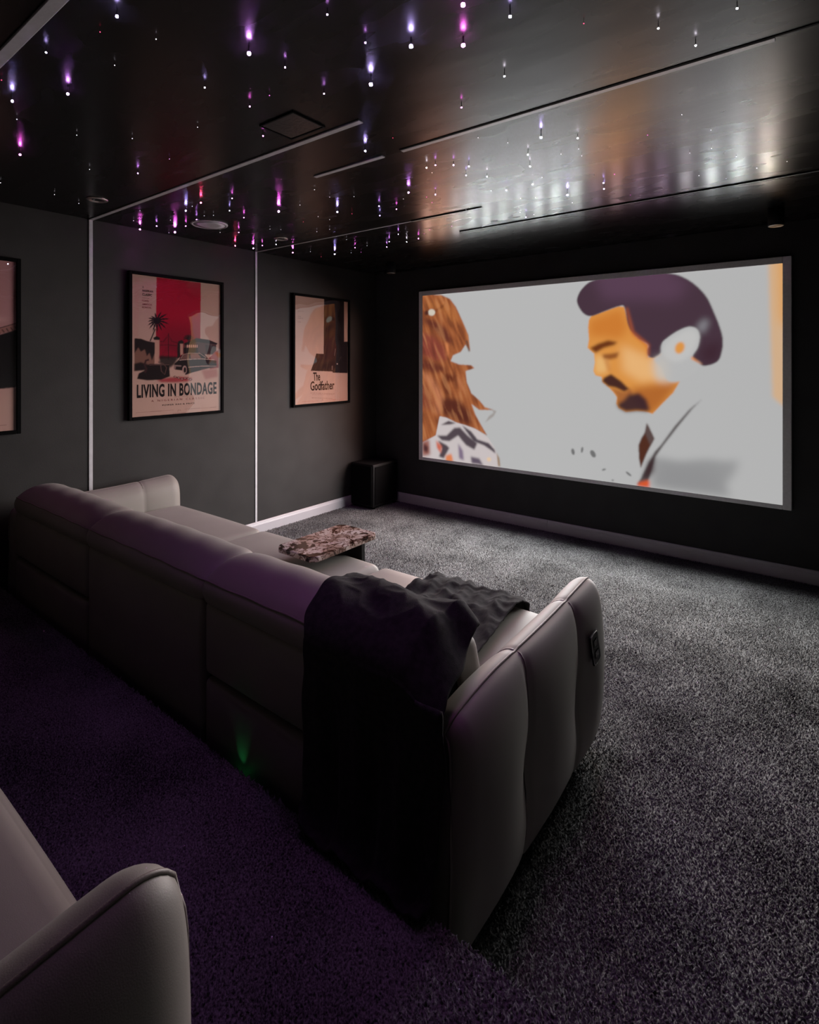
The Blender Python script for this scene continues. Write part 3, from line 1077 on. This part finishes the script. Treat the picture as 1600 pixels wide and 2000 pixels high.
# ------------------------------------------------------------------ marble side table
TX0, TX1, TY0, TY1, TZ = -2.130, -1.850, 1.700, 2.165, 0.560
tb = tag(empty('side_table', ((TX0 + TX1) / 2, 2.10, 0.0)), 'small C-shaped side table with a brown-veined marble top reaching over the sofa seat', 'table')


def slab(name, hx, y0, y1, z0, z1, ch, mat, parent):
    pts = [(-hx + ch, y0), (hx - ch, y0), (hx, y0 + ch), (hx, y1 - ch), (hx - ch, y1), (-hx + ch, y1), (-hx, y1 - ch), (-hx, y0 + ch)]
    bm = bmesh.new()
    lo = [bm.verts.new((x, y, z0)) for x, y in pts]
    hi = [bm.verts.new((x, y, z1)) for x, y in pts]
    bm.faces.new(lo[::-1]); bm.faces.new(hi)
    for k in range(8):
        bm.faces.new([lo[k], lo[(k + 1) % 8], hi[(k + 1) % 8], hi[k]])
    bmesh.ops.bevel(bm, geom=list(bm.edges), offset=0.006, segments=3, profile=0.6, affect='EDGES')
    me = bpy.data.meshes.new(name)
    bm.to_mesh(me); bm.free()
    return link_mesh(name, me, mat, parent)


tp = slab('marble_top', (TX1 - TX0) / 2, TY0 - 2.10, TY1 - 2.10, TZ - 0.026, TZ, 0.030, M_MARBLE, tb)
tp['label'] = 'marble slab veined in black and brown'
# bent steel plate leg: upright in front of the seat, a lip under the slab, a foot under the sofa
obj('leg', [(-0.085, 0.0, 0.012), (0.085, 0.0, 0.012), (0.085, 0.022, 0.012), (-0.085, 0.022, 0.012),
            (-0.105, -0.024, TZ - 0.034), (0.095, -0.024, TZ - 0.034), (0.095, 0.0, TZ - 0.034), (-0.105, 0.0, TZ - 0.034)],
    [(3, 2, 1, 0), (4, 5, 6, 7), (0, 1, 5, 4), (1, 2, 6, 5), (2, 3, 7, 6), (3, 0, 4, 7)], M_LEG, tb)
box('bracket', -0.105, 0.095, -0.26, 0.0, TZ - 0.036, TZ - 0.026, M_LEG, tb, 0.002)
box('base_plate', -0.11, 0.11, -0.34, 0.022, 0.0, 0.012, M_LEG, tb, 0.003)

# ------------------------------------------------------------------ subwoofer
sb = tag(empty('subwoofer', (-3.635, 4.18, 0.0)), 'black cube subwoofer on the carpet in the far corner', 'speaker')
box('cabinet', -0.150, 0.150, -0.195, 0.195, 0.022, 0.445, M_SUB, sb, 0.010, 3)
box('grille', -0.135, 0.135, -0.208, -0.194, 0.04, 0.43, M_CLOTH, sb, 0.006, 2)
box('side_panel', 0.149, 0.156, -0.17, 0.17, 0.05, 0.42, M_CLOTH, sb, 0.003, 2)
for x in (-0.12, 0.12):
    for y in (-0.16, 0.16):
        lathe('foot', [(0.020, 0.0), (0.022, 0.004), (0.020, 0.023)], M_PAD, sb, 16, (x, y, 0.0))

# ================================================================== POSTERS
ROT_LEFT = Matrix(((0, 0, 1), (1, 0, 0), (0, 1, 0)))
PW, PH, FR = 0.74, 1.04, 0.022


def poster(yc, zc, canvas, label):
    e = tag(empty('framed_poster', (XL, yc, zc), ROT_LEFT), label, 'poster', 'posters along the left wall')
    d = 0.032
    box('frame_rail', -PW / 2, -PW / 2 + FR, -PH / 2, PH / 2, 0.0, d, M_FRAME, e, 0.003)
    box('frame_rail', PW / 2 - FR, PW / 2, -PH / 2, PH / 2, 0.0, d, M_FRAME, e, 0.003)
    box('frame_rail', -PW / 2 + FR, PW / 2 - FR, PH / 2 - FR, PH / 2, 0.0, d, M_FRAME, e, 0.003)
    box('frame_rail', -PW / 2 + FR, PW / 2 - FR, -PH / 2, -PH / 2 + FR, 0.0, d, M_FRAME, e, 0.003)
    box('backing_board', -PW / 2 + .01, PW / 2 - .01, -PH / 2 + .01, PH / 2 - .01, 0.002, 0.016, M_CORE, e)
    pr = canvas.mesh('print', PW - 2 * FR, PH - 2 * FR, M_PRINT, e, 0.018)
    gl = obj('glazing', [(-PW / 2 + FR, -PH / 2 + FR, 0.024), (PW / 2 - FR, -PH / 2 + FR, 0.024), (PW / 2 - FR, PH / 2 - FR, 0.024), (-PW / 2 + FR, PH / 2 - FR, 0.024)],
             [(0, 1, 2, 3)], M_GLASS, e)
    return e, pr


IW, IH = PW - 2 * FR, PH - 2 * FR
PINK = (168, 136, 124)


def U(cv, p):
    u, v = cv.uv(p)
    return (u - 0.5) * IW, (0.5 - v) * IH


# --- middle poster (coordinates measured on an enlarged copy of the photograph)
C1 = Canvas(230, 330, PINK, ((178, 205), (1210, 320), (1228, 1770), (205, 1872)))
BLK = (30, 22, 24)
C1.fill([(468, 238), (982, 296), (985, 905), (985, 1150), (480, 1190), (470, 900)], (150, 16, 42), 0.5)
C1.fill([(470, 800), (985, 800), (985, 1180), (480, 1180)], (92, 12, 30), 18, 0.7, clip=C1.mask([(468, 238), (982, 296), (985, 1150), (480, 1190)]))
# narrow column of faint pattern down the left margin
for k in range(46):
    yy = 245 + k * 15
    C1.fill([(215, yy), (268, yy + 6), (268, yy + 12), (215, yy + 6)], (170, 118, 114), 0.4, 0.7)
# wall and ground on the left
C1.fill([(225, 955), (300, 960), (370, 985), (460, 1000), (460, 1250), (400, 1290), (330, 1320), (228, 1335)], (112, 78, 68), 0.6)
C1.fill([(225, 955), (300, 960), (370, 985), (460, 1000), (462, 1120), (430, 1210), (400, 1120), (370, 1160), (345, 1080), (300, 1110), (270, 1060), (226, 1130)], BLK, 0.9)
C1.fill([(226, 1250), (300, 1230), (400, 1260), (400, 1320), (228, 1335)], BLK, 1.4)
# gate posts
C1.fill([(462, 960), (512, 958), (515, 1240), (466, 1250)], (168, 126, 112), 0.5)
C1.fill([(440, 945), (480, 925), (520, 945), (515, 970), (450, 970)], BLK, 0.6)
C1.fill([(750, 1000), (786, 1000), (790, 1140), (755, 1140)], (160, 118, 106), 0.5)
C1.fill([(725, 985), (770, 965), (795, 985), (790, 1010), (735, 1010)], BLK, 0.6)
C1.fill([(722, 1000), (750, 1000), (756, 1160), (722, 1190)], BLK, 0.6)
# iron gate
for k in range(13):
    x = 525 + k * 16
    top = 985 - 55 * math.exp(-((x - 615) / 60.0) ** 2)
    C1.line([(x, top), (x, 1200)], 3.2, (40, 16, 24), 0.3, 0.85)
C1.line([(518, 985), (560, 990), (615, 905), (660, 985), (725, 1000)], 5, (36, 14, 22), 0.4)
C1.line([(520, 1030), (620, 1025), (725, 1035)], 5, (36, 14, 22), 0.4)
C1.line([(617, 890), (620, 1200)], 7, (30, 12, 20), 0.4)
C1.fill([(515, 1150), (740, 1160), (690, 1250), (640, 1290), (515, 1240)], BLK, 2.0, 0.95)
# big palm
C1.line([(462, 840), (440, 900), (405, 985)], 13, BLK, 0.5)
for ang, ln in ((-2.95, 110), (-2.6, 120), (-2.25, 110), (-1.75, 130), (-1.2, 150), (-0.75, 170), (-0.35, 165), (0.05, 150), (0.5, 130), (0.95, 110), (1.5, 110), (2.0, 110), (2.5, 110), (2.9, 110)):
    c0 = np.array([478.0, 745.0])
    pts_u, pts_l = [], []
    for k in range(9):
        t = k / 8
        droop = 60 * t * t
        p = c0 + np.array([math.cos(ang), math.sin(ang)]) * ln * t + np.array([0, droop * 0.6])
        wd = 22 * math.sin(math.pi * (0.12 + 0.88 * t)) * (0.75 if k % 2 else 1.15)
        nrm = np.array([-math.sin(ang), math.cos(ang)])
        pts_u.append(tuple(p + nrm * wd * 0.5)); pts_l.append(tuple(p - nrm * wd * 0.5))
    C1.fill(pts_u + pts_l[::-1], (24, 14, 22), 0.5)
C1.ell(478, 750, 36, 32, (24, 14, 22), 0.6)
# small palm behind the house
for ang in np.linspace(-3.3, 0.2, 9):
    C1.line([(848, 960), (848 + 32 * math.cos(ang), 945 + 34 * math.sin(ang)), (848 + 58 * math.cos(ang), 950 + 48 * math.sin(ang))], 11, BLK, 0.5)
C1.line([(848, 950), (850, 1000)], 9, BLK, 0.4)
# house
C1.fill([(795, 1010), (940, 945), (1080, 960), (1185, 1000), (1170, 1015), (1170, 1130), (1040, 1130), (800, 1120)], (70, 46, 46), 0.6)
C1.fill([(795, 1005), (940, 940), (1080, 958), (1185, 998), (1170, 1012), (1060, 1000), (950, 985), (820, 1030)], BLK, 0.5)
for k in range(6):
    x = 832 + k * 22
    C1.fill([(x, 1022), (x + 12, 1018), (x + 12, 1055), (x, 1058)], (196, 148, 132), 0.4)
C1.fill([(790, 1055), (960, 1050), (960, 1110), (790, 1120)], BLK, 0.8)
C1.fill([(1040, 1010), (1165, 1030), (1165, 1130), (1050, 1110)], (46, 32, 34), 1.2)
C1.fill([(1165, 1085), (1195, 1080), (1200, 1280), (1100, 1300), (1080, 1180)], (128, 62, 62), 0.8)
# saloon car
C1.fill([(690, 1240), (740, 1195), (770, 1140), (830, 1110), (960, 1108), (1030, 1120), (1080, 1180), (1175, 1200), (1180, 1270), (1080, 1290), (900, 1340), (820, 1370), (790, 1320), (700, 1310), (685, 1280)], (28, 20, 22), 0.6)
C1.fill([(762, 1190), (790, 1140), (850, 1128), (862, 1185)], (96, 66, 62), 0.6)
C1.fill([(878, 1180), (872, 1125), (960, 1120), (1000, 1170)], (120, 76, 64), 0.6)
C1.line([(745, 1200), (860, 1188), (1000, 1180), (1150, 1190)], 6, (206, 170, 158), 0.4, 0.8)
C1.line([(850, 1280), (1000, 1265), (1175, 1262)], 6, (196, 158, 148), 0.4, 0.8)
C1.line([(760, 1185), (790, 1135), (850, 1118), (980, 1115), (1060, 1170)], 5, (190, 150, 140), 0.4, 0.7)
C1.ell(808, 1310, 26, 48, (150, 118, 112), 0.5)
C1.ell(812, 1312, 15, 32, (26, 18, 20), 0.5)
C1.ell(695, 1285, 12, 24, (120, 92, 88), 0.5)
C1.fill([(690, 1255), (770, 1260), (770, 1275), (690, 1272)], (120, 96, 92), 0.5)
# trunk, coiled rope, chain, red pool on the ground
C1.fill([(480, 1430), (640, 1400), (760, 1390), (900, 1400), (880, 1440), (700, 1460), (540, 1460)], (136, 30, 44), 2.0, 0.9)
C1.fill([(1000, 1310), (1180, 1290), (1195, 1380), (1050, 1420)], (140, 84, 80), 2.5, 0.8)
C1.fill([(265, 1410), (280, 1360), (340, 1330), (400, 1250), (630, 1245), (640, 1390), (540, 1430), (380, 1440), (260, 1425)], (26, 18, 20), 0.8)
C1.line([(395, 1200), (360, 1210), (345, 1260), (370, 1310), (350, 1350)], 22, (52, 30, 32), 0.7)
C1.line([(400, 1262), (630, 1255)], 7, (92, 66, 62), 0.5)
C1.line([(530, 1250), (540, 1330), (580, 1370), (600, 1290), (560, 1240), (500, 1225)], 9, (84, 58, 56), 0.5)
for x, y in ((700, 1395), (740, 1405), (780, 1418), (815, 1408), (850, 1412), (878, 1420)):
    C1.ell(x, y, 19, 11, (30, 20, 22), 0.4, 1.0, 0.3)
    C1.ell(x, y, 11, 5, (190, 140, 130), 0.4, 0.9, 0.3)
# hairlines
for a_, b_ in (((690, 1625), (850, 1615)), ((255, 1815), (690, 1778)), ((815, 1766), (1180, 1735)), ((305, 482), (388, 488))):
    C1.line([a_, b_], 3.5, (110, 70, 68), 0.3, 0.9)
C1.line([(735, 1795), (745, 1765), (752, 1792), (762, 1768), (772, 1788)], 5, (90, 56, 56), 0.4, 0.9)
for k in range(14):
    C1.fill([(685 + k * 10, 1812 - k), (691 + k * 10, 1812 - k), (691 + k * 10, 1820 - k), (685 + k * 10, 1820 - k)], (110, 72, 70), 0.3, 0.8)
p1, pr1 = poster(2.145, EYE + 0.106, C1, 'framed film poster with red band, palm and black car, titled LIVING IN BONDAGE')


def word(cv, pr, s, a, b, top, mat, spacing=1.0, bold=0.0, name='lettering'):
    x0, y0 = U(cv, a)
    x1, y1 = U(cv, b)
    xt, yt = U(cv, top)
    return text(name, s, x0, x1, (y0 + y1) / 2, abs(yt - y0), mat, pr, 0.0188, spacing, bold)


word(C1, pr1, 'LIVING IN BONDAGE', (262, 1640), (1180, 1576), (262, 1495), M_INK, 1.08, 0.032, 'title_lettering')
word(C1, pr1, 'A NIGERIAN CLASSIC', (430, 1686), (1045, 1642), (430, 1664), M_INK2, 1.7)
word(C1, pr1, 'POWER HAS A PRICE', (558, 1730), (930, 1704), (558, 1713), M_INK, 1.4, 0.012)
word(C1, pr1, 'A', (306, 368), (320, 369), (306, 343), M_INK, 1, 0.02)
word(C1, pr1, 'NIGERIAN', (306, 412), (430, 418), (306, 388), M_INK, 1.05, 0.02)
word(C1, pr1, 'CLASSIC', (306, 458), (418, 463), (306, 430), M_INK, 1.05, 0.02)
word(C1, pr1, 'POWER', (306, 526), (384, 530), (306, 506), M_INK2, 1.05, 0.01)
word(C1, pr1, 'AMBITION', (306, 566), (416, 571), (306, 546), M_INK2, 1.05, 0.01)
word(C1, pr1, 'BETRAYAL', (306, 602), (414, 607), (306, 582), M_INK2, 1.05, 0.01)

# --- far poster: plain dark block over a pink sheet, with its title
C2 = Canvas(200, 290, PINK, ((262, 208), (1072, 290), (1078, 1770), (278, 1866)))
C2.fill([(712, 250), (1072, 285), (1072, 1362), (850, 1362), (845, 1345), (520, 1345), (560, 1230), (600, 1082), (712, 1085)], (24, 16, 20), 0.5)
C2.fill([(1016, 285), (1075, 290), (1075, 888), (1018, 892)], PINK, 0.4)
C2.line([(890, 1000), (876, 1110)], 5, (150, 132, 126), 0.4, 0.7)
C2.line([(978, 1120), (940, 1180)], 6, (110, 92, 88), 0.4, 0.6)
C2.ell(918, 1228, 9, 9, (170, 150, 146), 0.5)
for k in range(4):
    C2.fill([(836, 1262 + k * 16), (848, 1262 + k * 16), (848, 1272 + k * 16), (836, 1272 + k * 16)], (150, 120, 112), 0.4, 0.7)
for (y0, x0, x1) in ((440, 318, 400), (520, 318, 372), (548, 318, 390), (605, 318, 360), (342, 310, 322), (1670, 520, 880), (1742, 540, 850)):
    x = x0
    while x < x1:
        wd = random.uniform(6, 14)
        C2.fill([(x, y0), (x + wd, y0), (x + wd, y0 + 14), (x, y0 + 14)], (120, 84, 82), 0.4, 0.7)
        x += wd + random.uniform(5, 12)
C2.line([(540, 1702), (860, 1690)], 3, (120, 84, 82), 0.3)
C2.line([(390, 1812), (640, 1790)], 3, (150, 70, 60), 0.3)
C2.line([(760, 1778), (1020, 1750)], 3, (150, 70, 60), 0.3)
C2.line([(690, 1785), (700, 1768), (712, 1784)], 6, (120, 70, 66), 0.4)
p2, pr2 = poster(3.60, EYE + 0.098, C2, 'framed pink film poster with a dark block and condensed title, nearest the screen')
word(C2, pr2, 'The', (556, 1494), (662, 1480), (556, 1372), M_INK, 0.98, 0.022, 'title_lettering')
word(C2, pr2, 'Godfather', (515, 1634), (876, 1612), (515, 1500), M_INK, 0.98, 0.022, 'title_lettering')

# --- near poster: only its right part is in view
C0 = Canvas(180, 260, (176, 126, 128), ((-560, 20), (112, 118), (132, 1392), (-560, 1470)))
C0.put(np.clip((C0.gy - 0.35) * 2, 0, 1), (190, 150, 140))
C0.ell(30, 545, 60, 14, (206, 160, 156), 3, 0.7)
C0.fill([(-560, 860), (-200, 760), (0, 682), (60, 655), (122, 618), (132, 1060), (40, 1075), (-100, 1060), (-300, 1090), (-560, 1080)], (18, 14, 17), 0.6)
C0.fill([(-300, 770), (0, 640), (120, 575), (122, 618), (0, 682), (-300, 800)], (150, 104, 98), 0.5)
for k in range(24):
    x = -300 + k * 18
    yb = 640 - 0.46 * x
    C0.line([(x, yb + 8), (x + 10, yb + 32)], 5, (60, 40, 40), 0.4)
C0.line([(-300, 772), (0, 638), (120, 572)], 6, (60, 40, 40), 0.4)
C0.line([(-560, 1380), (-200, 1372), (90, 1352)], 3, (90, 60, 60), 0.3)
p0, pr0 = poster(0.775, EYE + 0.088, C0, 'framed poster with a dark sloping roof shape, cut off at the left edge')

# ================================================================== CEILING FITTINGS
def downlight(x, y, r, label):
    e = tag(empty('recessed_downlight', (x, y, H)), label, 'light', 'recessed downlights along the left wall')
    lathe('rim', [(r * .66, 0.0), (r * .70, -0.007), (r * .86, -0.008), (r, -0.003), (r, 0.0)], M_CHROME, e, 32)
    lathe('lamp_face', [(0.0, -0.003), (r * .40, -0.004), (r * .66, -0.001)], M_LENS, e, 24)


q = on_z(190, 391, H - .004); downlight(q.x, q.y, 0.055, 'unlit round downlight with a metal rim near the near-left ceiling corner')
q = on_z(549, 467, H - .004); downlight(q.x, q.y, 0.052, 'unlit round downlight with a metal rim beside the far ceiling strip')
q = on_z(409, 440, H - .008)
e = tag(empty('ceiling_speaker', (q.x, q.y, H)), 'round white in-ceiling speaker grille above the titled posters', 'speaker')
lathe('grille', [(0.0, -0.009), (0.06, -0.0088), (0.104, -0.007)], M_GRILLE, e, 40)
lathe('rim', [(0.103, 0.0), (0.104, -0.008), (0.112, -0.009), (0.119, -0.005), (0.120, 0.0)], M_GRILLE, e, 40)


def spot(px, py, label):
    q = on_z(px, py, H)
    e = tag(empty('surface_spotlight', (q.x, q.y, H)), label, 'light', 'black cylinder spotlights by the screen wall')
    lathe('body', [(0.040, 0.0), (0.043, -0.003), (0.043, -0.101), (0.041, -0.104)], M_DARKF, e, 32)
    lathe('ring', [(0.034, -0.104), (0.041, -0.1045), (0.042, -0.107), (0.037, -0.109), (0.034, -0.107)], M_CHROME, e, 32)
    lathe('lamp_face', [(0.0, -0.1045), (0.034, -0.105)], M_LENS, e, 24)


spot(1516, 407, 'unlit black cylinder ceiling spotlight above the right end of the screen')
spot(764, 512, 'unlit black cylinder ceiling spotlight in the far left corner')

e = tag(empty('ceiling_hatch', (-1.655, 1.408, H)), 'small roughly painted black access hatch in the ceiling', 'hatch')
box('panel', -0.092, 0.092, -0.074, 0.074, -0.004, 0.0, M_HATCH, e, 0.002)
for a in ((-0.100, 0.100, 0.076, 0.082), (-0.100, 0.100, -0.082, -0.076), (-0.100, -0.094, -0.076, 0.076), (0.094, 0.100, -0.076, 0.076)):
    box('frame_rail', a[0], a[1], a[2], a[3], -0.006, 0.0, M_GAP, e)

# ------------------------------------------------------------------ star ceiling: fibre ends poking through the boards
COLS = {'v': ('violet', (0.55, 0.42, 1.0)), 'm': ('magenta', (1.0, 0.16, 0.85)), 'p': ('purple', (0.72, 0.28, 1.0)),
        'r': ('red', (1.0, 0.06, 0.16)), 'w': ('white', (0.95, 0.85, 1.0))}
SIZES = {'b': ('bright', 0.0060, 320.0, 0.026), 'm': ('glowing', 0.0040, 260.0, 0.024), 's': ('small', 0.0026, 70.0, 0.018), 't': ('faint', 0.0014, 5.0, 0.010)}
M_STRAND = surf('dark_fibre_strand', (20, 18, 20), 0.5, 0.4, 0.1, 200.0)
star_mesh = {}


def star_me(c, s):
    if (c, s) in star_mesh:
        return star_mesh[(c, s)]
    nm, rgb = COLS[c]
    sn, r, st_, e_ = SIZES[s]
    bm = bmesh.new()
    bmesh.ops.create_icosphere(bm, subdivisions=1, radius=r)
    for f in bm.faces:
        f.material_index = 0
    res = bmesh.ops.create_cone(bm, cap_ends=True, segments=6, radius1=r * .45, radius2=r * .45, depth=e_)
    for v in res['verts']:
        v.co.z += e_ / 2 + r * 0.2
        for f in v.link_faces:
            f.material_index = 1
    me = bpy.data.meshes.new('fibre_star')
    bm.to_mesh(me); bm.free()
    me.materials.append(glow_mat('%s_%s_fibre_glow' % (sn, nm), rgb, st_, False))
    me.materials.append(M_STRAND)
    star_mesh[(c, s)] = me
    return me


A_ = [(973, 209, 'pb'), (1449, 330, 'vb'), (1606, 181, 'vb'), (1427, 590, 'vm'), (457, 64, 'vm'), (180, 205, 'vs'), (48, 395, 'vm'), (265, 367, 'pm'),
      (79, 604, 'mm'), (800, 342, 'vs'), (1114, 263, 'ps'), (1279, 57, 'ps'), (1428, 167, 'ps'), (448, 255, 'wt'), (391, 125, 'rt'), (6, 313, 'rt'),
      (976, 416, 'ms'), (1053, 373, 'mt'), (1028, 531, 'ms'), (1266, 366, 'ps'), (66, 466, 'wt'), (662, 621, 'pt'), (539, 677, 'ps'), (213, 760, 'wt'),
      (350, 662, 'wt'), (517, 541, 'wt'), (772, 497, 'wt'), (300, 528, 'wt'), (1535, 539, 'rt'), (308, 795, 'wt'), (610, 153, 'wt'), (2, 714, 'wt'),
      (547, 896, 'mm'), (612, 883, 'ps'), (684, 907, 'mb'), (726, 823, 'vm'), (726, 883, 'ms'), (785, 792, 'rm'), (768, 858, 'ps'), (897, 823, 'vs'),
      (907, 775, 'ms'), (953, 850, 'ms'), (1089, 826, 'mb'), (1318, 828, 'vm'), (1375, 835, 'rt'), (1481, 805, 'ps'), (1484, 842, 'vs'), (1549, 817, 'ms'),
      (1596, 752, 'pm'), (919, 960, 'rm'), (933, 908, 'ms'), (990, 970, 'mm'), (1025, 959, 'ms'), (1079, 955, 'ws'), (1144, 987, 'mm'), (1308, 993, 'vm'),
      (1185, 867, 'rt'), (1255, 1003, 'rt'), (1387, 968, 'ms'), (1411, 985, 'mt'), (1511, 965, 'ps'), (1521, 944, 'ps'), (1556, 915, 'ps'), (1589, 945, 'ws'),
      (522, 862, 'wt'), (547, 823, 'wt'), (666, 860, 'wt'), (751, 806, 'wt'), (834, 841, 'wt'), (798, 843, 'wt'), (660, 909, 'wt'), (860, 908, 'wt'),
      (1055, 895, 'wt'), (1097, 897, 'wt'), (1172, 801, 'wt'), (1243, 846, 'wt'), (1288, 770, 'wt'), (1288, 858, 'wt'), (1288, 896, 'wt'), (1383, 768, 'wt'),
      (1229, 741, 'wt'), (1238, 905, 'wt'), (1213, 983, 'wt'), (1354, 936, 'wt'), (1372, 987, 'wt'), (1434, 960, 'wt'), (1576, 777, 'wt')]
B_ = [(209, 19, 'mb'), (393, 65, 'vm'), (210, 177, 'mb'), (681, 92, 'rt'), (972, 111, 'ws'), (1280, 33, 'ws'), (1118, 178, 'ws'), (371, 298, 'ws'),
      (203, 420, 'ms'), (268, 538, 'wt'), (384, 558, 'wt'), (514, 537, 'vm'), (657, 540, 'ws'), (661, 582, 'wt'), (673, 609, 'wt'), (592, 602, 'wt'),
      (463, 604, 'ws'), (471, 650, 'ws'), (930, 528, 'mt'), (67, 655, 'ws'), (88, 675, 'wt'), (101, 645, 'ps'), (172, 645, 'ps'), (232, 650, 'vs'),
      (221, 685, 'vs'), (303, 690, 'ws'), (518, 693, 'wt'), (481, 720, 'ws'), (378, 743, 'vs'), (319, 745, 'wt'), (434, 775, 'wt'), (492, 772, 'wt'),
      (432, 830, 'wt'), (455, 848, 'vs'), (486, 838, 'wt'), (617, 762, 'vm'), (758, 715, 'vs'), (760, 738, 'vs'), (801, 681, 'mt'), (863, 762, 'mt'),
      (67, 770, 'mt'), (88, 791, 'mt'), (101, 760, 'ps'), (221, 819, 'wt'), (165, 884, 'pt'), (35, 932, 'ms'), (57, 913, 'mt'), (79, 898, 'mt'),
      (1178, 508, 'wt'), (1180, 580, 'wt'), (1277, 612, 'wt'), (1131, 686, 'wt'), (1237, 698, 'wt'), (1357, 657, 'wt'), (1475, 631, 'wt'), (1095, 598, 'wt'),
      (1064, 448, 'wt'), (636, 792, 'wt'), (0, 752, 'pt')]
stars = [(x / 2.0, y / 2.0, k) for x, y, k in A_] + [(800 + x / 2.0, y / 2.0, k) for x, y, k in B_]
star_kinds = {}


def star_lamp(p, rgb, watts):
    ld = bpy.data.lights.new('star_glow', 'SPOT')     # a fibre end shines down in a cone
    ld.spot_size = math.radians(94)
    ld.spot_blend = 1.0
    ld.color = rgb
    ld.energy = watts
    ld.shadow_soft_size = 0.006
    lo = bpy.data.objects.new('star_glow', ld)
    COL.objects.link(lo)
    lo.location = p
    return lo


def put_star(p, k):
    nm, rgb = COLS[k[0]]
    sn = SIZES[k[1]][0]
    o = bpy.data.objects.new('fibre_star', star_me(k[0], k[1]))
    COL.objects.link(o)
    o.location = p
    zone = 0 if p[1] < 1.54 else (1 if p[1] < 2.85 else 2)
    star_kinds.setdefault((sn, nm, zone), []).append(o)
    if k[1] in 'bm' or (k[1] == 's' and zone > 0):
        star_lamp((p[0], p[1], p[2] - 0.012), rgb if k[0] != 'v' else (0.6, 0.3, 1.0), STAR_WATTS * {'b': 3.9, 'm': (0.75, 1.4, 3.0)[zone], 's': (0.0, 0.6, 2.2)[zone]}[k[1]])


for px, py, k in stars:
    e_ = SIZES[k[1]][3]
    put_star(on_z(px, py, H - e_), k)
UNITS = 'first second third fourth fifth sixth seventh eighth ninth'.split()
ORD = UNITS + 'tenth eleventh twelfth thirteenth fourteenth fifteenth sixteenth seventeenth eighteenth nineteenth twentieth'.split()
for tens, tenth in (('twenty', 'thirtieth'), ('thirty', 'fortieth'), ('forty', 'fiftieth')):
    ORD += [tens + '-' + u_ for u_ in UNITS] + [tenth]
PLACE = ('on the near section', 'between the strips', 'past the far strip')
for (sn, nm, zn), lst in star_kinds.items():
    lst.sort(key=lambda o: (CY * o.location.x + SY * o.location.y) / (-SY * o.location.x + CY * o.location.y))
    for i_, o in enumerate(lst):
        if len(lst) == 1:
            lb = 'the one %s %s fibre star on the ceiling, %s' % (sn, nm, PLACE[zn])
        else:
            lb = '%s %s ceiling star %s, %s of its kind from the left' % (sn, nm, PLACE[zn], ORD[i_])
        tag(o, lb, 'star light', 'fibre optic stars on the ceiling')

# small charger brick with a green light, down in the gap behind the sofa
e = tag(empty('power_adapter', (-1.475, 1.015, 0.0)), 'small power brick with a green light behind the front sofa', 'adapter')
box('case', -0.03, 0.03, -0.016, 0.016, 0.0, 0.135, M_DARKF, e, 0.004)
lathe('indicator', [(0.0, 0.140), (0.004, 0.139), (0.005, 0.135)], glow_mat('green_indicator_glow', (0.05, 1.0, 0.25), 3.0), e, 12)
ld = bpy.data.lights.new('indicator_glow', 'SPOT')
ld.color = (0.05, 1.0, 0.3)
ld.energy = 0.05
ld.spot_size = math.radians(50)
ld.spot_blend = 1.0
ld.shadow_soft_size = 0.003
lo = bpy.data.objects.new('indicator_glow', ld)
COL.objects.link(lo)
lo.parent = e
lo.location = (0, 0.0, 0.143)
lo.rotation_euler = (math.radians(180 - 20), 0, 0)

# ------------------------------------------------------------------ carpet pile (too many tufts to count)
def pile(name, x0, x1, y0, y1, z, step, parent, hgt=0.009):
    nx, ny = int((x1 - x0) / step), int((y1 - y0) / step)
    gx, gy = np.meshgrid(np.linspace(x0, x1, nx), np.linspace(y0, y1, ny))
    n = gx.size
    cx = gx.ravel() + np.random.uniform(-.5, .5, n) * step
    cy = gy.ravel() + np.random.uniform(-.5, .5, n) * step
    a = np.random.uniform(0, 2 * math.pi, n)
    r = step * np.random.uniform(0.55, 0.85, n)
    hh = hgt * np.random.uniform(0.6, 1.35, n)
    tx = cx + np.random.normal(0, 0.45, n) * step
    ty = cy + np.random.normal(0, 0.45, n) * step
    co = np.zeros((n, 4, 3))
    for k in range(3):
        co[:, k, 0] = cx + r * np.cos(a + 2.0944 * k)
        co[:, k, 1] = cy + r * np.sin(a + 2.0944 * k)
        co[:, k, 2] = z - 0.001
    co[:, 3, 0] = tx; co[:, 3, 1] = ty; co[:, 3, 2] = z + hh
    base = (np.arange(n) * 4)[:, None]
    tri = np.concatenate([base + np.array([[0, 1, 3]]), base + np.array([[1, 2, 3]]), base + np.array([[2, 0, 3]])], 0)
    me = fast_mesh(name, co.reshape(-1, 3), tri)
    o = link_mesh(name, me, M_CARPET, parent)
    o['kind'] = 'stuff'
    return o


pile('carpet_pile', -1.9, XR, PLAT_Y + 0.004, YF - 0.02, 0.0, 0.0075, bpy.data.objects['floor'])
pile('carpet_pile', XL + 0.02, -1.9, 1.9, YF - 0.02, 0.0, 0.009, bpy.data.objects['floor'])
pile('carpet_pile', XL + 0.02, 0.6, 0.0, PLAT_Y - 0.004, PLAT_H, 0.0075, plat)
